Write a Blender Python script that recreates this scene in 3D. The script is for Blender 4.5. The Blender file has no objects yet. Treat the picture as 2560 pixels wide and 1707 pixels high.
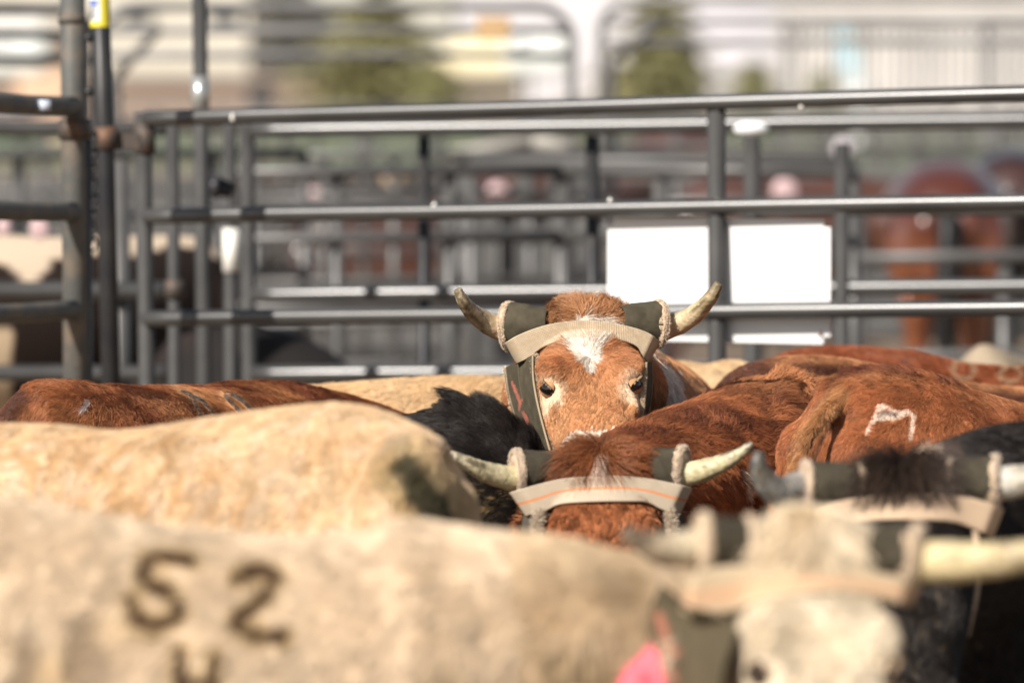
import bpy, bmesh, math, random
import numpy as np
from mathutils import Vector, Matrix
from mathutils.bvhtree import BVHTree

scene = bpy.context.scene
col = scene.collection
random.seed(7)
RNG = np.random.default_rng(11)

# ------------------------------------------------------------------ camera, sky, sun, exposure
CAM = Vector((0.0, 0.0, 1.8))
HORIZON = 140.0                      # row of the horizon in a 2560 x 1707 picture
F = 14222.0                          # 200 mm lens in those pixels
PITCH = math.atan((853.5 - HORIZON) / F)
cam_data = bpy.data.cameras.new('camera')
cam_data.lens = 200
cam_data.sensor_width = 36
cam_data.clip_start = 0.5
cam_data.clip_end = 3000
cam_data.dof.use_dof = True
cam_data.dof.focus_distance = 11.28
cam_data.dof.aperture_fstop = 3.1
cam = bpy.data.objects.new('camera', cam_data)
col.objects.link(cam)
cam.location = CAM
cam.rotation_euler = (math.pi / 2 - PITCH, 0, 0)
scene.camera = cam
FWD = Vector((0, math.cos(PITCH), -math.sin(PITCH)))
UPV = Vector((0, math.sin(PITCH), math.cos(PITCH)))
RGT = Vector((1, 0, 0))

SUN_EL = math.radians(37)
SUN_AZ = math.radians(220)           # clockwise from +Y: the sun stands behind the camera and to its left
world = bpy.data.worlds.new('World')
scene.world = world
world.use_nodes = True
wn = world.node_tree
wn.nodes.clear()
wo = wn.nodes.new('ShaderNodeOutputWorld')
bg = wn.nodes.new('ShaderNodeBackground')
sky = wn.nodes.new('ShaderNodeTexSky')
sky.sky_type = 'NISHITA'
sky.sun_disc = False
sky.sun_elevation = SUN_EL
sky.sun_rotation = SUN_AZ
sky.air_density = 1.0
sky.dust_density = 1.0
bg.inputs['Strength'].default_value = 0.068
hs = wn.nodes.new('ShaderNodeHueSaturation')
hs.inputs['Saturation'].default_value = 0.55
wn.links.new(sky.outputs[0], hs.inputs['Color'])
wn.links.new(hs.outputs[0], bg.inputs[0])
wn.links.new(bg.outputs[0], wo.inputs[0])
sun_data = bpy.data.lights.new('sun', 'SUN')
sun_data.energy = 5.0
sun_data.angle = math.radians(0.5)
sun_data.color = (1.0, 0.945, 0.875)
sun = bpy.data.objects.new('sun', sun_data)
col.objects.link(sun)
SUNV = Vector((math.sin(SUN_AZ) * math.cos(SUN_EL), math.cos(SUN_AZ) * math.cos(SUN_EL), math.sin(SUN_EL)))
sun.rotation_euler = SUNV.to_track_quat('Z', 'Y').to_euler()
scene.view_settings.view_transform = 'Standard'
scene.view_settings.look = 'None'
scene.view_settings.exposure = 0.46
scene.view_settings.gamma = 1.0
scene.cycles.use_denoising = True
scene.cycles.max_bounces = 6
scene.cycles.diffuse_bounces = 3
scene.cycles.glossy_bounces = 2
scene.cycles.sample_clamp_indirect = 6


# ------------------------------------------------------------------ helpers
def P(px, py, d):
    """A point of the place: depth d metres along the view, at a pixel of the 2560 x 1707 photograph."""
    return CAM + FWD * d + RGT * ((px - 1280.0) / F * d) + UPV * ((853.5 - py) / F * d)


CAMn, FWDn, UPVn = np.array(CAM), np.array(FWD), np.array(UPV)


def to_px(p):
    q = p - CAMn
    d = q @ FWDn
    return 1280.0 + q[:, 0] / d * F, 853.5 - (q @ UPVn) / d * F, d


def _h(ix, iy, iz, seed):
    with np.errstate(over='ignore'):
        n = (ix.astype(np.int64) * 73856093) ^ (iy.astype(np.int64) * 19349663) ^ (iz.astype(np.int64) * 83492791) ^ (seed * 2654435761)
        n = n & 0xffffffff
        n = ((n ^ (n >> 16)) * 0x45d9f3b) & 0xffffffff
        n = ((n ^ (n >> 16)) * 0x45d9f3b) & 0xffffffff
        n = n ^ (n >> 16)
    return (n & 0xffffff) / float(0xffffff)


def vnoise(p, size, seed=0):
    """Smooth value noise in -1..1 at world points p (n,3); size may be a number or three."""
    q = p / np.asarray(size, float)
    i = np.floor(q)
    f = q - i
    f = f * f * (3 - 2 * f)
    i = i.astype(np.int64)
    r = 0.0
    for a in (0, 1):
        for b in (0, 1):
            for c in (0, 1):
                w = (f[:, 0] if a else 1 - f[:, 0]) * (f[:, 1] if b else 1 - f[:, 1]) * (f[:, 2] if c else 1 - f[:, 2])
                r = r + w * _h(i[:, 0] + a, i[:, 1] + b, i[:, 2] + c, seed)
    return r * 2 - 1


def vvec(p, size, seed=0):
    return np.stack([vnoise(p, size, seed + k * 17) for k in range(3)], 1)


def norm(v):
    return v / np.maximum(np.linalg.norm(v, axis=1, keepdims=True), 1e-9)


def smooth(a, b, x):
    t = np.clip((x - a) / (b - a), 0, 1)
    return t * t * (3 - 2 * t)


def mixc(c, d, t):
    t = np.asarray(t)[:, None]
    return c * (1 - t) + np.asarray(d, float) * t


def seg_dist(px, py, line):
    best = np.full(len(px), 1e9)
    for (x0, y0), (x1, y1) in zip(line[:-1], line[1:]):
        dx, dy = x1 - x0, y1 - y0
        t = np.clip(((px - x0) * dx + (py - y0) * dy) / (dx * dx + dy * dy + 1e-9), 0, 1)
        best = np.minimum(best, np.hypot(px - x0 - t * dx, py - y0 - t * dy))
    return best


def spline(pts, n):
    """Catmull-Rom through rows of numbers, n samples."""
    a = np.asarray(pts, float)
    if len(a) < 2:
        return a
    e = np.vstack([2 * a[0] - a[1], a, 2 * a[-1] - a[-2]])
    out = []
    for t in np.linspace(0, len(a) - 1, n):
        i = min(int(t), len(a) - 2)
        u = t - i
        p0, p1, p2, p3 = e[i], e[i + 1], e[i + 2], e[i + 3]
        out.append(0.5 * ((2 * p1) + (-p0 + p2) * u + (2 * p0 - 5 * p1 + 4 * p2 - p3) * u * u + (-p0 + 3 * p1 - 3 * p2 + p3) * u ** 3))
    return np.array(out)


# ------------------------------------------------------------------ materials
def new_mat(name):
    m = bpy.data.materials.new(name)
    m.use_nodes = True
    nt = m.node_tree
    b = nt.nodes['Principled BSDF']
    return m, nt, b


def plain(name, c, rough=0.6, metal=0.0, spec=0.4, var=0.12, scale=8.0, bump=0.0, bscale=60.0, detail=6.0, tint=None, lo=0.4, hi=0.65):
    """Noise-broken colour (c to tint or to a darker c) and a fine bump."""
    m, nt, b = new_mat(name)
    tc = nt.nodes.new('ShaderNodeTexCoord')
    n = nt.nodes.new('ShaderNodeTexNoise')
    n.inputs['Scale'].default_value = scale
    n.inputs['Detail'].default_value = detail
    nt.links.new(tc.outputs['Object'], n.inputs['Vector'])
    r = nt.nodes.new('ShaderNodeValToRGB')
    r.color_ramp.elements[0].position = lo
    r.color_ramp.elements[1].position = hi
    r.color_ramp.elements[0].color = (*c, 1)
    t = tint or tuple(x * (1 - var) for x in c)
    r.color_ramp.elements[1].color = (*t, 1)
    nt.links.new(n.outputs[0], r.inputs[0])
    nt.links.new(r.outputs[0], b.inputs['Base Color'])
    b.inputs['Roughness'].default_value = rough
    b.inputs['Metallic'].default_value = metal
    b.inputs['Specular IOR Level'].default_value = spec
    if bump:
        n2 = nt.nodes.new('ShaderNodeTexNoise')
        n2.inputs['Scale'].default_value = bscale
        n2.inputs['Detail'].default_value = 5
        nt.links.new(tc.outputs['Object'], n2.inputs['Vector'])
        bp = nt.nodes.new('ShaderNodeBump')
        bp.inputs['Strength'].default_value = bump
        bp.inputs['Distance'].default_value = 0.004
        nt.links.new(n2.outputs[0], bp.inputs['Height'])
        nt.links.new(bp.outputs[0], b.inputs['Normal'])
    return m


def attr_mat(name, rough=0.75, spec=0.2, bump=0.3, bscale=250.0, weave=False, sheen=0.0):
    """Colour from the mesh's own 'coat' attribute."""
    m, nt, b = new_mat(name)
    a = nt.nodes.new('ShaderNodeAttribute')
    a.attribute_name = 'coat'
    nt.links.new(a.outputs['Color'], b.inputs['Base Color'])
    b.inputs['Roughness'].default_value = rough
    b.inputs['Specular IOR Level'].default_value = spec
    b.inputs['Sheen Weight'].default_value = sheen
    if weave:
        uv = nt.nodes.new('ShaderNodeUVMap')
        w1 = nt.nodes.new('ShaderNodeTexWave')
        w1.wave_type = 'BANDS'
        w1.bands_direction = 'X'
        w1.inputs['Scale'].default_value = weave
        w1.inputs['Distortion'].default_value = 0.6
        w2 = nt.nodes.new('ShaderNodeTexWave')
        w2.wave_type = 'BANDS'
        w2.bands_direction = 'Y'
        w2.inputs['Scale'].default_value = weave * 1.25
        w2.inputs['Distortion'].default_value = 0.6
        mx = nt.nodes.new('ShaderNodeMath')
        mx.operation = 'MULTIPLY'
        nt.links.new(uv.outputs[0], w1.inputs['Vector'])
        nt.links.new(uv.outputs[0], w2.inputs['Vector'])
        nt.links.new(w1.outputs['Fac'], mx.inputs[0])
        nt.links.new(w2.outputs['Fac'], mx.inputs[1])
        mc = nt.nodes.new('ShaderNodeMix')
        mc.data_type = 'RGBA'
        mc.blend_type = 'MULTIPLY'
        mc.inputs[0].default_value = 0.38
        cr = nt.nodes.new('ShaderNodeValToRGB')
        cr.color_ramp.elements[0].color = (0.45, 0.42, 0.4, 1)
        cr.color_ramp.elements[1].color = (1.0, 1.0, 1.0, 1)
        cr.color_ramp.elements[1].position = 0.45
        nt.links.new(mx.outputs[0], cr.inputs[0])
        nt.links.new(a.outputs['Color'], mc.inputs[6])
        nt.links.new(cr.outputs[0], mc.inputs[7])
        nt.links.new(mc.outputs[2], b.inputs['Base Color'])
        src = mx.outputs[0]
        dist = 0.0015
    else:
        tc = nt.nodes.new('ShaderNodeTexCoord')
        n = nt.nodes.new('ShaderNodeTexNoise')
        n.inputs['Scale'].default_value = bscale
        n.inputs['Detail'].default_value = 4
        nt.links.new(tc.outputs['Object'], n.inputs['Vector'])
        src = n.outputs[0]
        dist = 0.004
    bp = nt.nodes.new('ShaderNodeBump')
    bp.inputs['Strength'].default_value = bump
    bp.inputs['Distance'].default_value = dist
    nt.links.new(src, bp.inputs['Height'])
    nt.links.new(bp.outputs[0], b.inputs['Normal'])
    return m


def hair_mat(name, rough=0.5, spec=0.3):
    m, nt, b = new_mat(name)
    a = nt.nodes.new('ShaderNodeAttribute')
    a.attribute_name = 'coat'
    nt.links.new(a.outputs['Color'], b.inputs['Base Color'])
    b.inputs['Roughness'].default_value = rough
    b.inputs['Specular IOR Level'].default_value = spec
    return m


M_SKIN = attr_mat('hide', rough=0.8, spec=0.15, bump=0.5, bscale=120)
M_HAIR = hair_mat('coat_hair')
M_HAIR_GLOSS = hair_mat('black_coat_hair', rough=0.45, spec=0.3)
M_FLEECE = hair_mat('fleece', rough=0.9, spec=0.05)
M_HORN = attr_mat('horn_keratin', rough=0.48, spec=0.4, bump=0.7, bscale=90)
M_FELT = attr_mat('grey_canvas', rough=0.9, spec=0.1, bump=0.5, weave=15)
M_WEB = attr_mat('webbing', rough=0.85, spec=0.15, bump=0.7, weave=3.3)
M_LINING = plain('fleece_lining', (0.60, 0.47, 0.34), rough=0.95, spec=0.05, tint=(0.42, 0.31, 0.2), scale=60, bump=0.9, bscale=220)
M_EYE = plain('eyeball', (0.008, 0.006, 0.005), rough=0.06, spec=0.8, var=0.0)
M_TAG = plain('pink_plastic', (0.85, 0.16, 0.20), rough=0.5, var=0.15, scale=20)
M_GLINT_PINK = plain('pink_glint', (0.60, 0.42, 0.42), rough=0.4, var=0.15, scale=20)  # flat pink that stands for blurred glints
M_PIPE = plain('painted_steel', (0.055, 0.053, 0.050), rough=0.30, metal=0.0, spec=0.8, tint=(0.035, 0.034, 0.032), scale=5, bump=0.05, bscale=18)
M_POST = plain('matte_post_paint', (0.058, 0.056, 0.054), rough=0.62, metal=0.0, spec=0.3, tint=(0.038, 0.037, 0.036), scale=7, bump=0.2, bscale=40)
M_PIPE_WORN = plain('worn_painted_steel', (0.085, 0.085, 0.078), rough=0.6, metal=0.0, spec=0.35, tint=(0.17, 0.13, 0.095), scale=14, bump=0.3, bscale=60, lo=0.45, hi=0.75)
M_PIPE_DARK = plain('black_painted_steel', (0.022, 0.022, 0.025), rough=0.45, metal=0.2, spec=0.4, tint=(0.04, 0.038, 0.036), scale=9)
M_PIPE_FAR = plain('galvanised_steel', (0.115, 0.11, 0.105), rough=0.42, metal=0.2, spec=0.5, tint=(0.07, 0.068, 0.065), scale=3)
M_PIPE_PALE = plain('pale_galvanised_steel', (0.24, 0.235, 0.23), rough=0.5, metal=0.2, tint=(0.16, 0.155, 0.15), scale=3)
M_RUST = plain('rusty_steel', (0.075, 0.06, 0.05), rough=0.6, metal=0.1, tint=(0.15, 0.075, 0.04), scale=22, lo=.5, hi=.7, bump=0.4)
M_WHITE = plain('white_board', (0.80, 0.80, 0.79), rough=0.55, var=0.04, scale=3)
M_CHIP = plain('white_paint_splash', (0.85, 0.82, 0.74), rough=0.5, var=0.1, scale=40)
M_YELLOW = plain('yellow_sticker', (0.85, 0.72, 0.05), rough=0.4, var=0.1, scale=12)
M_BLUE = plain('blue_ink', (0.10, 0.17, 0.50), rough=0.4, var=0.2, scale=20)
M_INK = plain('dark_ink', (0.05, 0.06, 0.08), rough=0.5, var=0.2, scale=20)
M_TAPE = plain('white_tape', (0.55, 0.60, 0.68), rough=0.5, tint=(0.3, 0.34, 0.4), scale=60)


# ------------------------------------------------------------------ object makers
def tag(o, label=None, cat=None, group=None, kind=None):
    if label: o['label'] = label
    if cat: o['category'] = cat
    if group: o['group'] = group
    if kind: o['kind'] = kind
    return o


def empty(name, loc):
    o = bpy.data.objects.new(name, None)
    o.location = loc
    o.empty_display_size = 0.2
    col.objects.link(o)
    return o


def link_mesh(name, me, mat, parent=None, org=None, sm=True):
    o = bpy.data.objects.new(name, me)
    if isinstance(mat, (list, tuple)):
        for m in mat: me.materials.append(m)
    else:
        me.materials.append(mat)
    if sm:
        me.polygons.foreach_set('use_smooth', [True] * len(me.polygons))
    col.objects.link(o)
    if parent is not None:
        o.parent = parent
    return o


def mesh_np(name, v, f, mat, parent=None, coat=None, uv=None, sm=True, fixn=False):
    """A mesh object from world points; under a parent the points become local to it."""
    v = np.asarray(v, float)
    off = np.array(parent.matrix_basis.translation) if parent is not None else np.zeros(3)
    if parent is not None and parent.parent is not None:
        off = off + np.array(parent.parent.matrix_basis.translation)
    me = bpy.data.meshes.new(name)
    me.from_pydata([tuple(x) for x in (v - off)], [], [tuple(int(k) for k in q) for q in f])
    if fixn:
        bm = bmesh.new()
        bm.from_mesh(me)
        bmesh.ops.recalc_face_normals(bm, faces=bm.faces)
        bm.to_mesh(me)
        bm.free()
    me.update()
    if coat is not None:
        a = me.color_attributes.new('coat', 'FLOAT_COLOR', 'POINT')
        c = np.concatenate([np.clip(coat, 0, 1), np.ones((len(coat), 1))], 1).astype(np.float32)
        a.data.foreach_set('color', c.ravel())
    if uv is not None:
        l = me.uv_layers.new(name='UVMap')
        li = np.empty(len(me.loops), np.int32)
        me.loops.foreach_get('vertex_index', li)
        l.data.foreach_set('uv', np.asarray(uv, np.float32)[li].ravel())
    return link_mesh(name, me, mat, parent, sm=sm)


def rings_to_mesh(rings, cap=True):
    """Closed tube through rings of equal length."""
    n = len(rings[0])
    v = [p for r in rings for p in r]
    f = []
    for i in range(len(rings) - 1):
        for j in range(n):
            k = (j + 1) % n
            f.append((i * n + j, i * n + k, (i + 1) * n + k, (i + 1) * n + j))
    if cap:
        v.append(np.mean(rings[0], 0))
        v.append(np.mean(rings[-1], 0))
        c0, c1 = len(v) - 2, len(v) - 1
        b = (len(rings) - 1) * n
        for j in range(n):
            k = (j + 1) % n
            f.append((k, j, c0))
            f.append((b + j, b + k, c1))
    return np.array(v), f


def tube(pts, radii, n=14, cap=True, flat=None):
    """Tube along world points."""
    pts = np.asarray(pts, float)
    radii = np.broadcast_to(np.asarray(radii, float), (len(pts),))
    t = norm(np.gradient(pts, axis=0))
    ref = np.array([0, 0, 1.0]) if abs(t[0][2]) < 0.9 else np.array([1.0, 0, 0])
    a = np.cross(t[0], ref)
    a /= np.linalg.norm(a)
    rings = []
    for i in range(len(pts)):
        a = a - t[i] * np.dot(a, t[i])
        a /= np.linalg.norm(a)
        b = np.cross(t[i], a)
        th = np.linspace(0, 2 * math.pi, n, endpoint=False)
        rings.append(pts[i] + radii[i] * (np.cos(th)[:, None] * a + np.sin(th)[:, None] * b))
    return rings_to_mesh(rings, cap)


def join_np(parts):
    V, Fc, o = [], [], 0
    for v, f in parts:
        V.append(np.asarray(v, float))
        Fc += [tuple(k + o for k in q) for q in f]
        o += len(v)
    return np.vstack(V), Fc


def box_np(x0, x1, y0, y1, z0, z1):
    v = np.array([(x, y, z) for z in (z0, z1) for y in (y0, y1) for x in (x0, x1)], float)
    f = [(0, 2, 3, 1), (4, 5, 7, 6), (0, 1, 5, 4), (2, 6, 7, 3), (0, 4, 6, 2), (1, 3, 7, 5)]
    return v, f


def ellipsoid(c, r, rot=None, nu=16, nv=10):
    v, f = [], []
    th = np.linspace(0, 2 * math.pi, nu, endpoint=False)
    rings = []
    for ph in np.linspace(-math.pi / 2 + 0.12, math.pi / 2 - 0.12, nv):
        rings.append(np.stack([np.cos(ph) * np.cos(th) * r[0], np.cos(ph) * np.sin(th) * r[1], np.full(nu, math.sin(ph)) * r[2]], 1))
    v, f = rings_to_mesh(rings)
    if rot is not None:
        v = v @ np.asarray(rot).T
    return v + np.asarray(c, float), f


def remesh(parts, voxel, iters=8):
    """Grow closed pieces into one continuous skin; returns points, triangles, normals."""
    v, f = join_np(parts)
    me = bpy.data.meshes.new('tmp')
    me.from_pydata([tuple(x) for x in v], [], [tuple(q) for q in f])
    bm = bmesh.new()
    bm.from_mesh(me)
    bmesh.ops.recalc_face_normals(bm, faces=bm.faces)
    bm.to_mesh(me)
    bm.free()
    o = bpy.data.objects.new('tmp', me)
    col.objects.link(o)
    r = o.modifiers.new('r', 'REMESH')
    r.mode = 'VOXEL'
    r.voxel_size = voxel
    s = o.modifiers.new('s', 'SMOOTH')
    s.factor = 0.5
    s.iterations = iters
    dg = bpy.context.evaluated_depsgraph_get()
    dg.update()
    e = o.evaluated_get(dg)
    m2 = bpy.data.meshes.new_from_object(e)
    bpy.data.objects.remove(o)
    bpy.data.meshes.remove(me)
    nv = len(m2.vertices)
    V = np.empty(nv * 3, np.float32)
    m2.vertices.foreach_get('co', V)
    N = np.empty(nv * 3, np.float32)
    m2.vertex_normals.foreach_get('vector', N)
    V, N = V.reshape(-1, 3).astype(float), N.reshape(-1, 3).astype(float)
    m2.calc_loop_triangles()
    T = np.empty(len(m2.loop_triangles) * 3, np.int32)
    m2.loop_triangles.foreach_get('vertices', T)
    return m2, V, T.reshape(-1, 3), N


def sample_skin(V, T, N, density, frame=(-160, 2720, -150, 1860), back=-0.3, seed=1):
    """Random roots on the part of a skin the photograph could show, a margin included."""
    rng = np.random.default_rng(seed)
    a, b, c = V[T[:, 0]], V[T[:, 1]], V[T[:, 2]]
    cr = np.cross(b - a, c - a)
    ar = np.linalg.norm(cr, axis=1) / 2
    cen = (a + b + c) / 3
    fn = cr / np.maximum(2 * ar[:, None], 1e-12)
    view = norm(CAMn - cen)
    px, py, _ = to_px(cen)
    ok = (px > frame[0]) & (px < frame[1]) & (py > frame[2]) & (py < frame[3]) & ((fn * view).sum(1) > back)
    idx = np.nonzero(ok)[0]
    tot = ar[idx].sum()
    n = int(tot * density)
    if n < 1:
        return None
    k = rng.choice(idx, n, p=ar[idx] / tot)
    u, w = rng.random(n), rng.random(n)
    sw = u + w > 1
    u[sw], w[sw] = 1 - u[sw], 1 - w[sw]
    u, w = u[:, None], w[:, None]
    p = a[k] * (1 - u - w) + b[k] * u + c[k] * w
    nn = norm(N[T[k, 0]] * (1 - u - w) + N[T[k, 1]] * u + N[T[k, 2]] * w)
    return p, nn


def curves_obj(name, pts, radii, cols, mat, parent):
    """pts (n, k, 3) world; radii (n, k); cols (n, 3): hair curves."""
    n, k, _ = pts.shape
    off = np.array(parent.matrix_basis.translation)
    if parent.parent is not None:
        off = off + np.array(parent.parent.matrix_basis.translation)
    cu = bpy.data.hair_curves.new(name)
    cu.add_curves([k] * n)
    cu.points.foreach_set('position', (pts - off).astype(np.float32).ravel())
    r = cu.attributes.get('radius') or cu.attributes.new('radius', 'FLOAT', 'POINT')
    r.data.foreach_set('value', radii.astype(np.float32).ravel())
    a = cu.attributes.new('coat', 'FLOAT_COLOR', 'CURVE')
    a.data.foreach_set('color', np.concatenate([np.clip(cols, 0, 1), np.ones((n, 1))], 1).astype(np.float32).ravel())
    cu.materials.append(mat)
    o = bpy.data.objects.new(name, cu)
    col.objects.link(o)
    o.parent = parent
    return o


def strands(p, nn, flow, length, lift, rad, seed=1, clump=0.012, pull=0.35, wob=0.35, k=5, curl=0.0):
    """Hairs rising from roots p and bending over along flow."""
    n = len(p)
    rng = np.random.default_rng(seed)
    wob = np.broadcast_to(np.asarray(wob, float), (n,))[:, None]
    pull = np.broadcast_to(np.asarray(pull, float), (n,))[:, None]
    flow = flow + wob * vvec(p, 0.05, seed) + wob * 0.7 * vvec(p, 0.014, seed + 5) + rng.normal(0, 0.16, (n, 3))
    t = flow - nn * (flow * nn).sum(1)[:, None]
    t = norm(t)
    L = np.broadcast_to(np.asarray(length, float), (n,)) * (0.7 + 0.6 * rng.random(n))
    lf = np.clip(np.asarray(lift, float) * (0.55 + 0.9 * rng.random(n) ** 1.5), 0, .97)
    cell = np.floor((p + vvec(p, clump * 3.1, seed + 9) * clump * 2.4) / clump)
    cc = (cell + 0.5 + 0.9 * np.stack([_h(cell[:, 0], cell[:, 1], cell[:, 2], seed + j) - 0.5 for j in range(3)], 1)) * clump - vvec(p, clump * 3.1, seed + 9) * clump * 2.4
    dv = cc - p
    dv = dv - nn * (dv * nn).sum(1)[:, None]
    ch = _h(cell[:, 0], cell[:, 1], cell[:, 2], seed + 33)
    out = np.empty((n, k, 3))
    for i in range(k):
        s = i / (k - 1)
        rise = nn * (lf * s * (1 - 0.45 * s))[:, None]
        run = t * ((1 - lf) * s + lf * s * s * 0.6)[:, None]
        out[:, i] = p + (rise + run) * L[:, None] + dv * (pull * s ** 1.5)
    r = np.linspace(1, 0.25, k)[None, :] * np.broadcast_to(np.asarray(rad, float), (n,))[:, None]
    return out, r, ch


# ------------------------------------------------------------------ the head, built round the poll
HEAD_SEC = [  # s along the face from the poll, half width, top, bottom, squareness
    (-0.055, 0.050, -0.035, -0.110, 1.0), (-0.03, 0.080, -0.010, -0.140, .9), (0.0, 0.096, 0.004, -0.165, .85), (0.05, 0.101, 0.012, -0.185, .8),
    (0.10, 0.103, 0.014, -0.200, .75), (0.15, 0.105, 0.011, -0.212, .72), (0.195, 0.100, 0.003, -0.215, .72), (0.230, 0.094, -0.007, -0.208, .75),
    (0.265, 0.085, -0.016, -0.192, .78), (0.305, 0.076, -0.029, -0.172, .8), (0.345, 0.070, -0.042, -0.152, .82), (0.38, 0.070, -0.052, -0.146, .85),
    (0.41, 0.063, -0.064, -0.140, .9), (0.432, 0.046, -0.080, -0.130, 1.0)]


class Head:
    def __init__(self, poll, pitch, yaw=0.0, roll=0.0, scale=1.0):
        p, y, r = math.radians(pitch), math.radians(yaw), math.radians(roll)
        tow = -FWD
        x = RGT.copy()
        a = tow * math.sin(p) - UPV * math.cos(p)
        n = tow * math.cos(p) + UPV * math.sin(p)
        R = Matrix.Rotation(y, 3, Vector((0, 0, 1))) @ Matrix.Rotation(r, 3, FWD)
        self.B = np.array([R @ x, R @ a, R @ n]) * scale      # rows
        self.o = np.array(poll)
        self.sc = scale

    def w(self, q):
        return self.o + np.asarray(q, float) @ self.B

    def c(self, p):
        return (np.asarray(p, float) - self.o) @ self.B.T / self.sc ** 2

    def pieces(self, ears=True, poll=None):
        S = spline(HEAD_SEC, 40)
        th = np.linspace(0, 2 * math.pi, 32, endpoint=False)
        rings = []
        for s, hw, top, bot, sq in S:
            c, d = np.cos(th), np.sin(th)
            x = hw * np.sign(c) * np.abs(c) ** sq
            mid = top - 0.42 * (top - bot)
            z = np.where(d > 0, mid + (top - mid) * np.abs(d) ** sq, mid + (bot - mid) * np.abs(d) ** 0.95)
            x = np.where(d < 0, x * (1 - 0.35 * np.abs(d)), x)
            rings.append(self.w(np.stack([x, np.full(32, s), z], 1)))
        out = [rings_to_mesh(rings)]
        for sx in (-1, 1):
            for c, r in (((sx * .070, .150, -.006), (.034, .050, .024)),      # brow
                         ((sx * .074, .235, -.045), (.016, .040, .020)),      # under the eye
                         ((sx * .045, .390, -.068), (.030, .026, .026)),      # nostril wing
                         ((sx * .07, .10, -.14), (.05, .09, .07)),            # jaw muscle
                         ((sx * .075, 0.0, -.045), (.04, .045, .04))):        # horn root
                v, f = ellipsoid((0, 0, 0), r)
                out.append((self.w(v + np.array(c)), f))
            if ears:
                pts = spline([(sx * .08, .0, -.10), (sx * .115, -.01, -.14), (sx * .135, .01, -.185), (sx * .135, .04, -.225)], 8)
                v, f = tube(pts, [.018, .026, .034, .036, .034, .028, .018, .006], n=12)
                out.append((self.w(v), f))
        if poll:
            v, f = ellipsoid((0, 0, 0), poll)
            out.append((self.w(v + np.array((0, -.01, .012))), f))
        v, f = ellipsoid((0, 0, 0), (.078, .045, .024))
        out.append((self.w(v + np.array((0, -.005, .004))), f))
        return out


def head_flow(H, p, whorl=(0.0, 0.135)):
    """Hair runs away from the whorl between the eyes; below it down the nose."""
    q = H.c(p)
    dx, ds = q[:, 0] - whorl[0], q[:, 1] - whorl[1]
    d = np.stack([dx * 1.1, ds, np.zeros(len(q))], 1)
    d = norm(d)
    d[:, 0] *= np.where(ds > 0, 0.75, 0.9)
    d[:, 1] += np.where(ds > 0, 0.35, 0.0)
    return norm(d @ H.B)


# ------------------------------------------------------------------ steer
TRUNK = [  # t from rump to withers, half width, drop to the middle, drop from the middle to the belly
    (0.0, .07, .10, .18), (.03, .13, .16, .24), (.08, .18, .20, .30), (.16, .215, .23, .34), (.28, .24, .25, .34), (.42, .265, .27, .34),
    (.58, .275, .28, .33), (.72, .265, .28, .33), (.85, .235, .27, .34), (.95, .20, .25, .34), (1.0, .17, .23, .30)]


def lerp_table(tab, t):
    tab = np.asarray(tab, float)
    return [np.interp(t, tab[:, 0], tab[:, j]) for j in range(1, tab.shape[1])]


def trunk_pieces(top, wide=1.0, legs=True, sharp=0.12):
    """top: world points of the back from rump to withers."""
    top = spline([tuple(p) for p in top], 36)
    tan = np.gradient(top, axis=0)
    tan[:, 2] = 0
    tan = norm(tan)
    lat = np.stack([-tan[:, 1], tan[:, 0], np.zeros(len(tan))], 1)
    arc = np.concatenate([[0], np.cumsum(np.linalg.norm(np.diff(top, axis=0), axis=1))])
    arc /= arc[-1]
    th = np.linspace(0, 2 * math.pi, 36, endpoint=False)
    rings = []
    for i in range(len(top)):
        w, up, dn = lerp_table(TRUNK, arc[i])
        w *= wide
        c, s = np.cos(th), np.sin(th)
        x = w * np.sign(c) * np.abs(c) ** .85 * (1 - sharp * np.clip(s, 0, 1))
        z = np.where(s > 0, up * np.abs(s) ** 1.0, -dn * np.abs(s) ** .9) - up
        rings.append(top[i] + lat[i] * x[:, None] + np.array([0, 0, 1.0]) * z[:, None])
    out = [rings_to_mesh(rings)]

    def at(t, x, z):
        i = np.interp(t, arc, np.arange(len(arc)))
        i = int(round(i))
        return top[i] + lat[i] * x + np.array([0, 0, z])
    for sx in (-1, 1):      # hip bones, pin bones, shoulder blades
        out.append(ellipsoid(at(.03, sx * .08 * wide, -.13), (.06, .06, .08)))
        out.append(ellipsoid(at(.10, sx * .15 * wide, -.33), (.10, .10, .20)))
        if legs:
            for t, kx, pts in ((.09, .13, ((-.02, -.45), (.02, -.62), (-.07, -.80), (-.04, -1.0))), (.90, .13, ((0, -.42), (0, -.62), (.01, -.82), (0, -1.0)))):
                i = int(round(np.interp(t, arc, np.arange(len(arc)))))
                h = top[i][2]
                base = top[i] + lat[i] * (sx * kx)
                q = [base + tan[i] * a + np.array([0, 0, b * h]) for a, b in pts]
                q[-1][2] = 0.01
                r = [.095, .06, .036, .03] if t < .5 else [.085, .055, .036, .032]
                qs = spline([tuple(x) for x in q], 12)
                rs = np.interp(np.linspace(0, 3, 12), [0, 1, 2, 3], r)
                out.append(tube(qs, rs, n=12))
                out.append(tube([q[-1] + np.array([0, 0, .055]), q[-1] + np.array([0, 0, .0])], [.042, .052], n=12))
    return out, top, lat, tan


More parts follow.
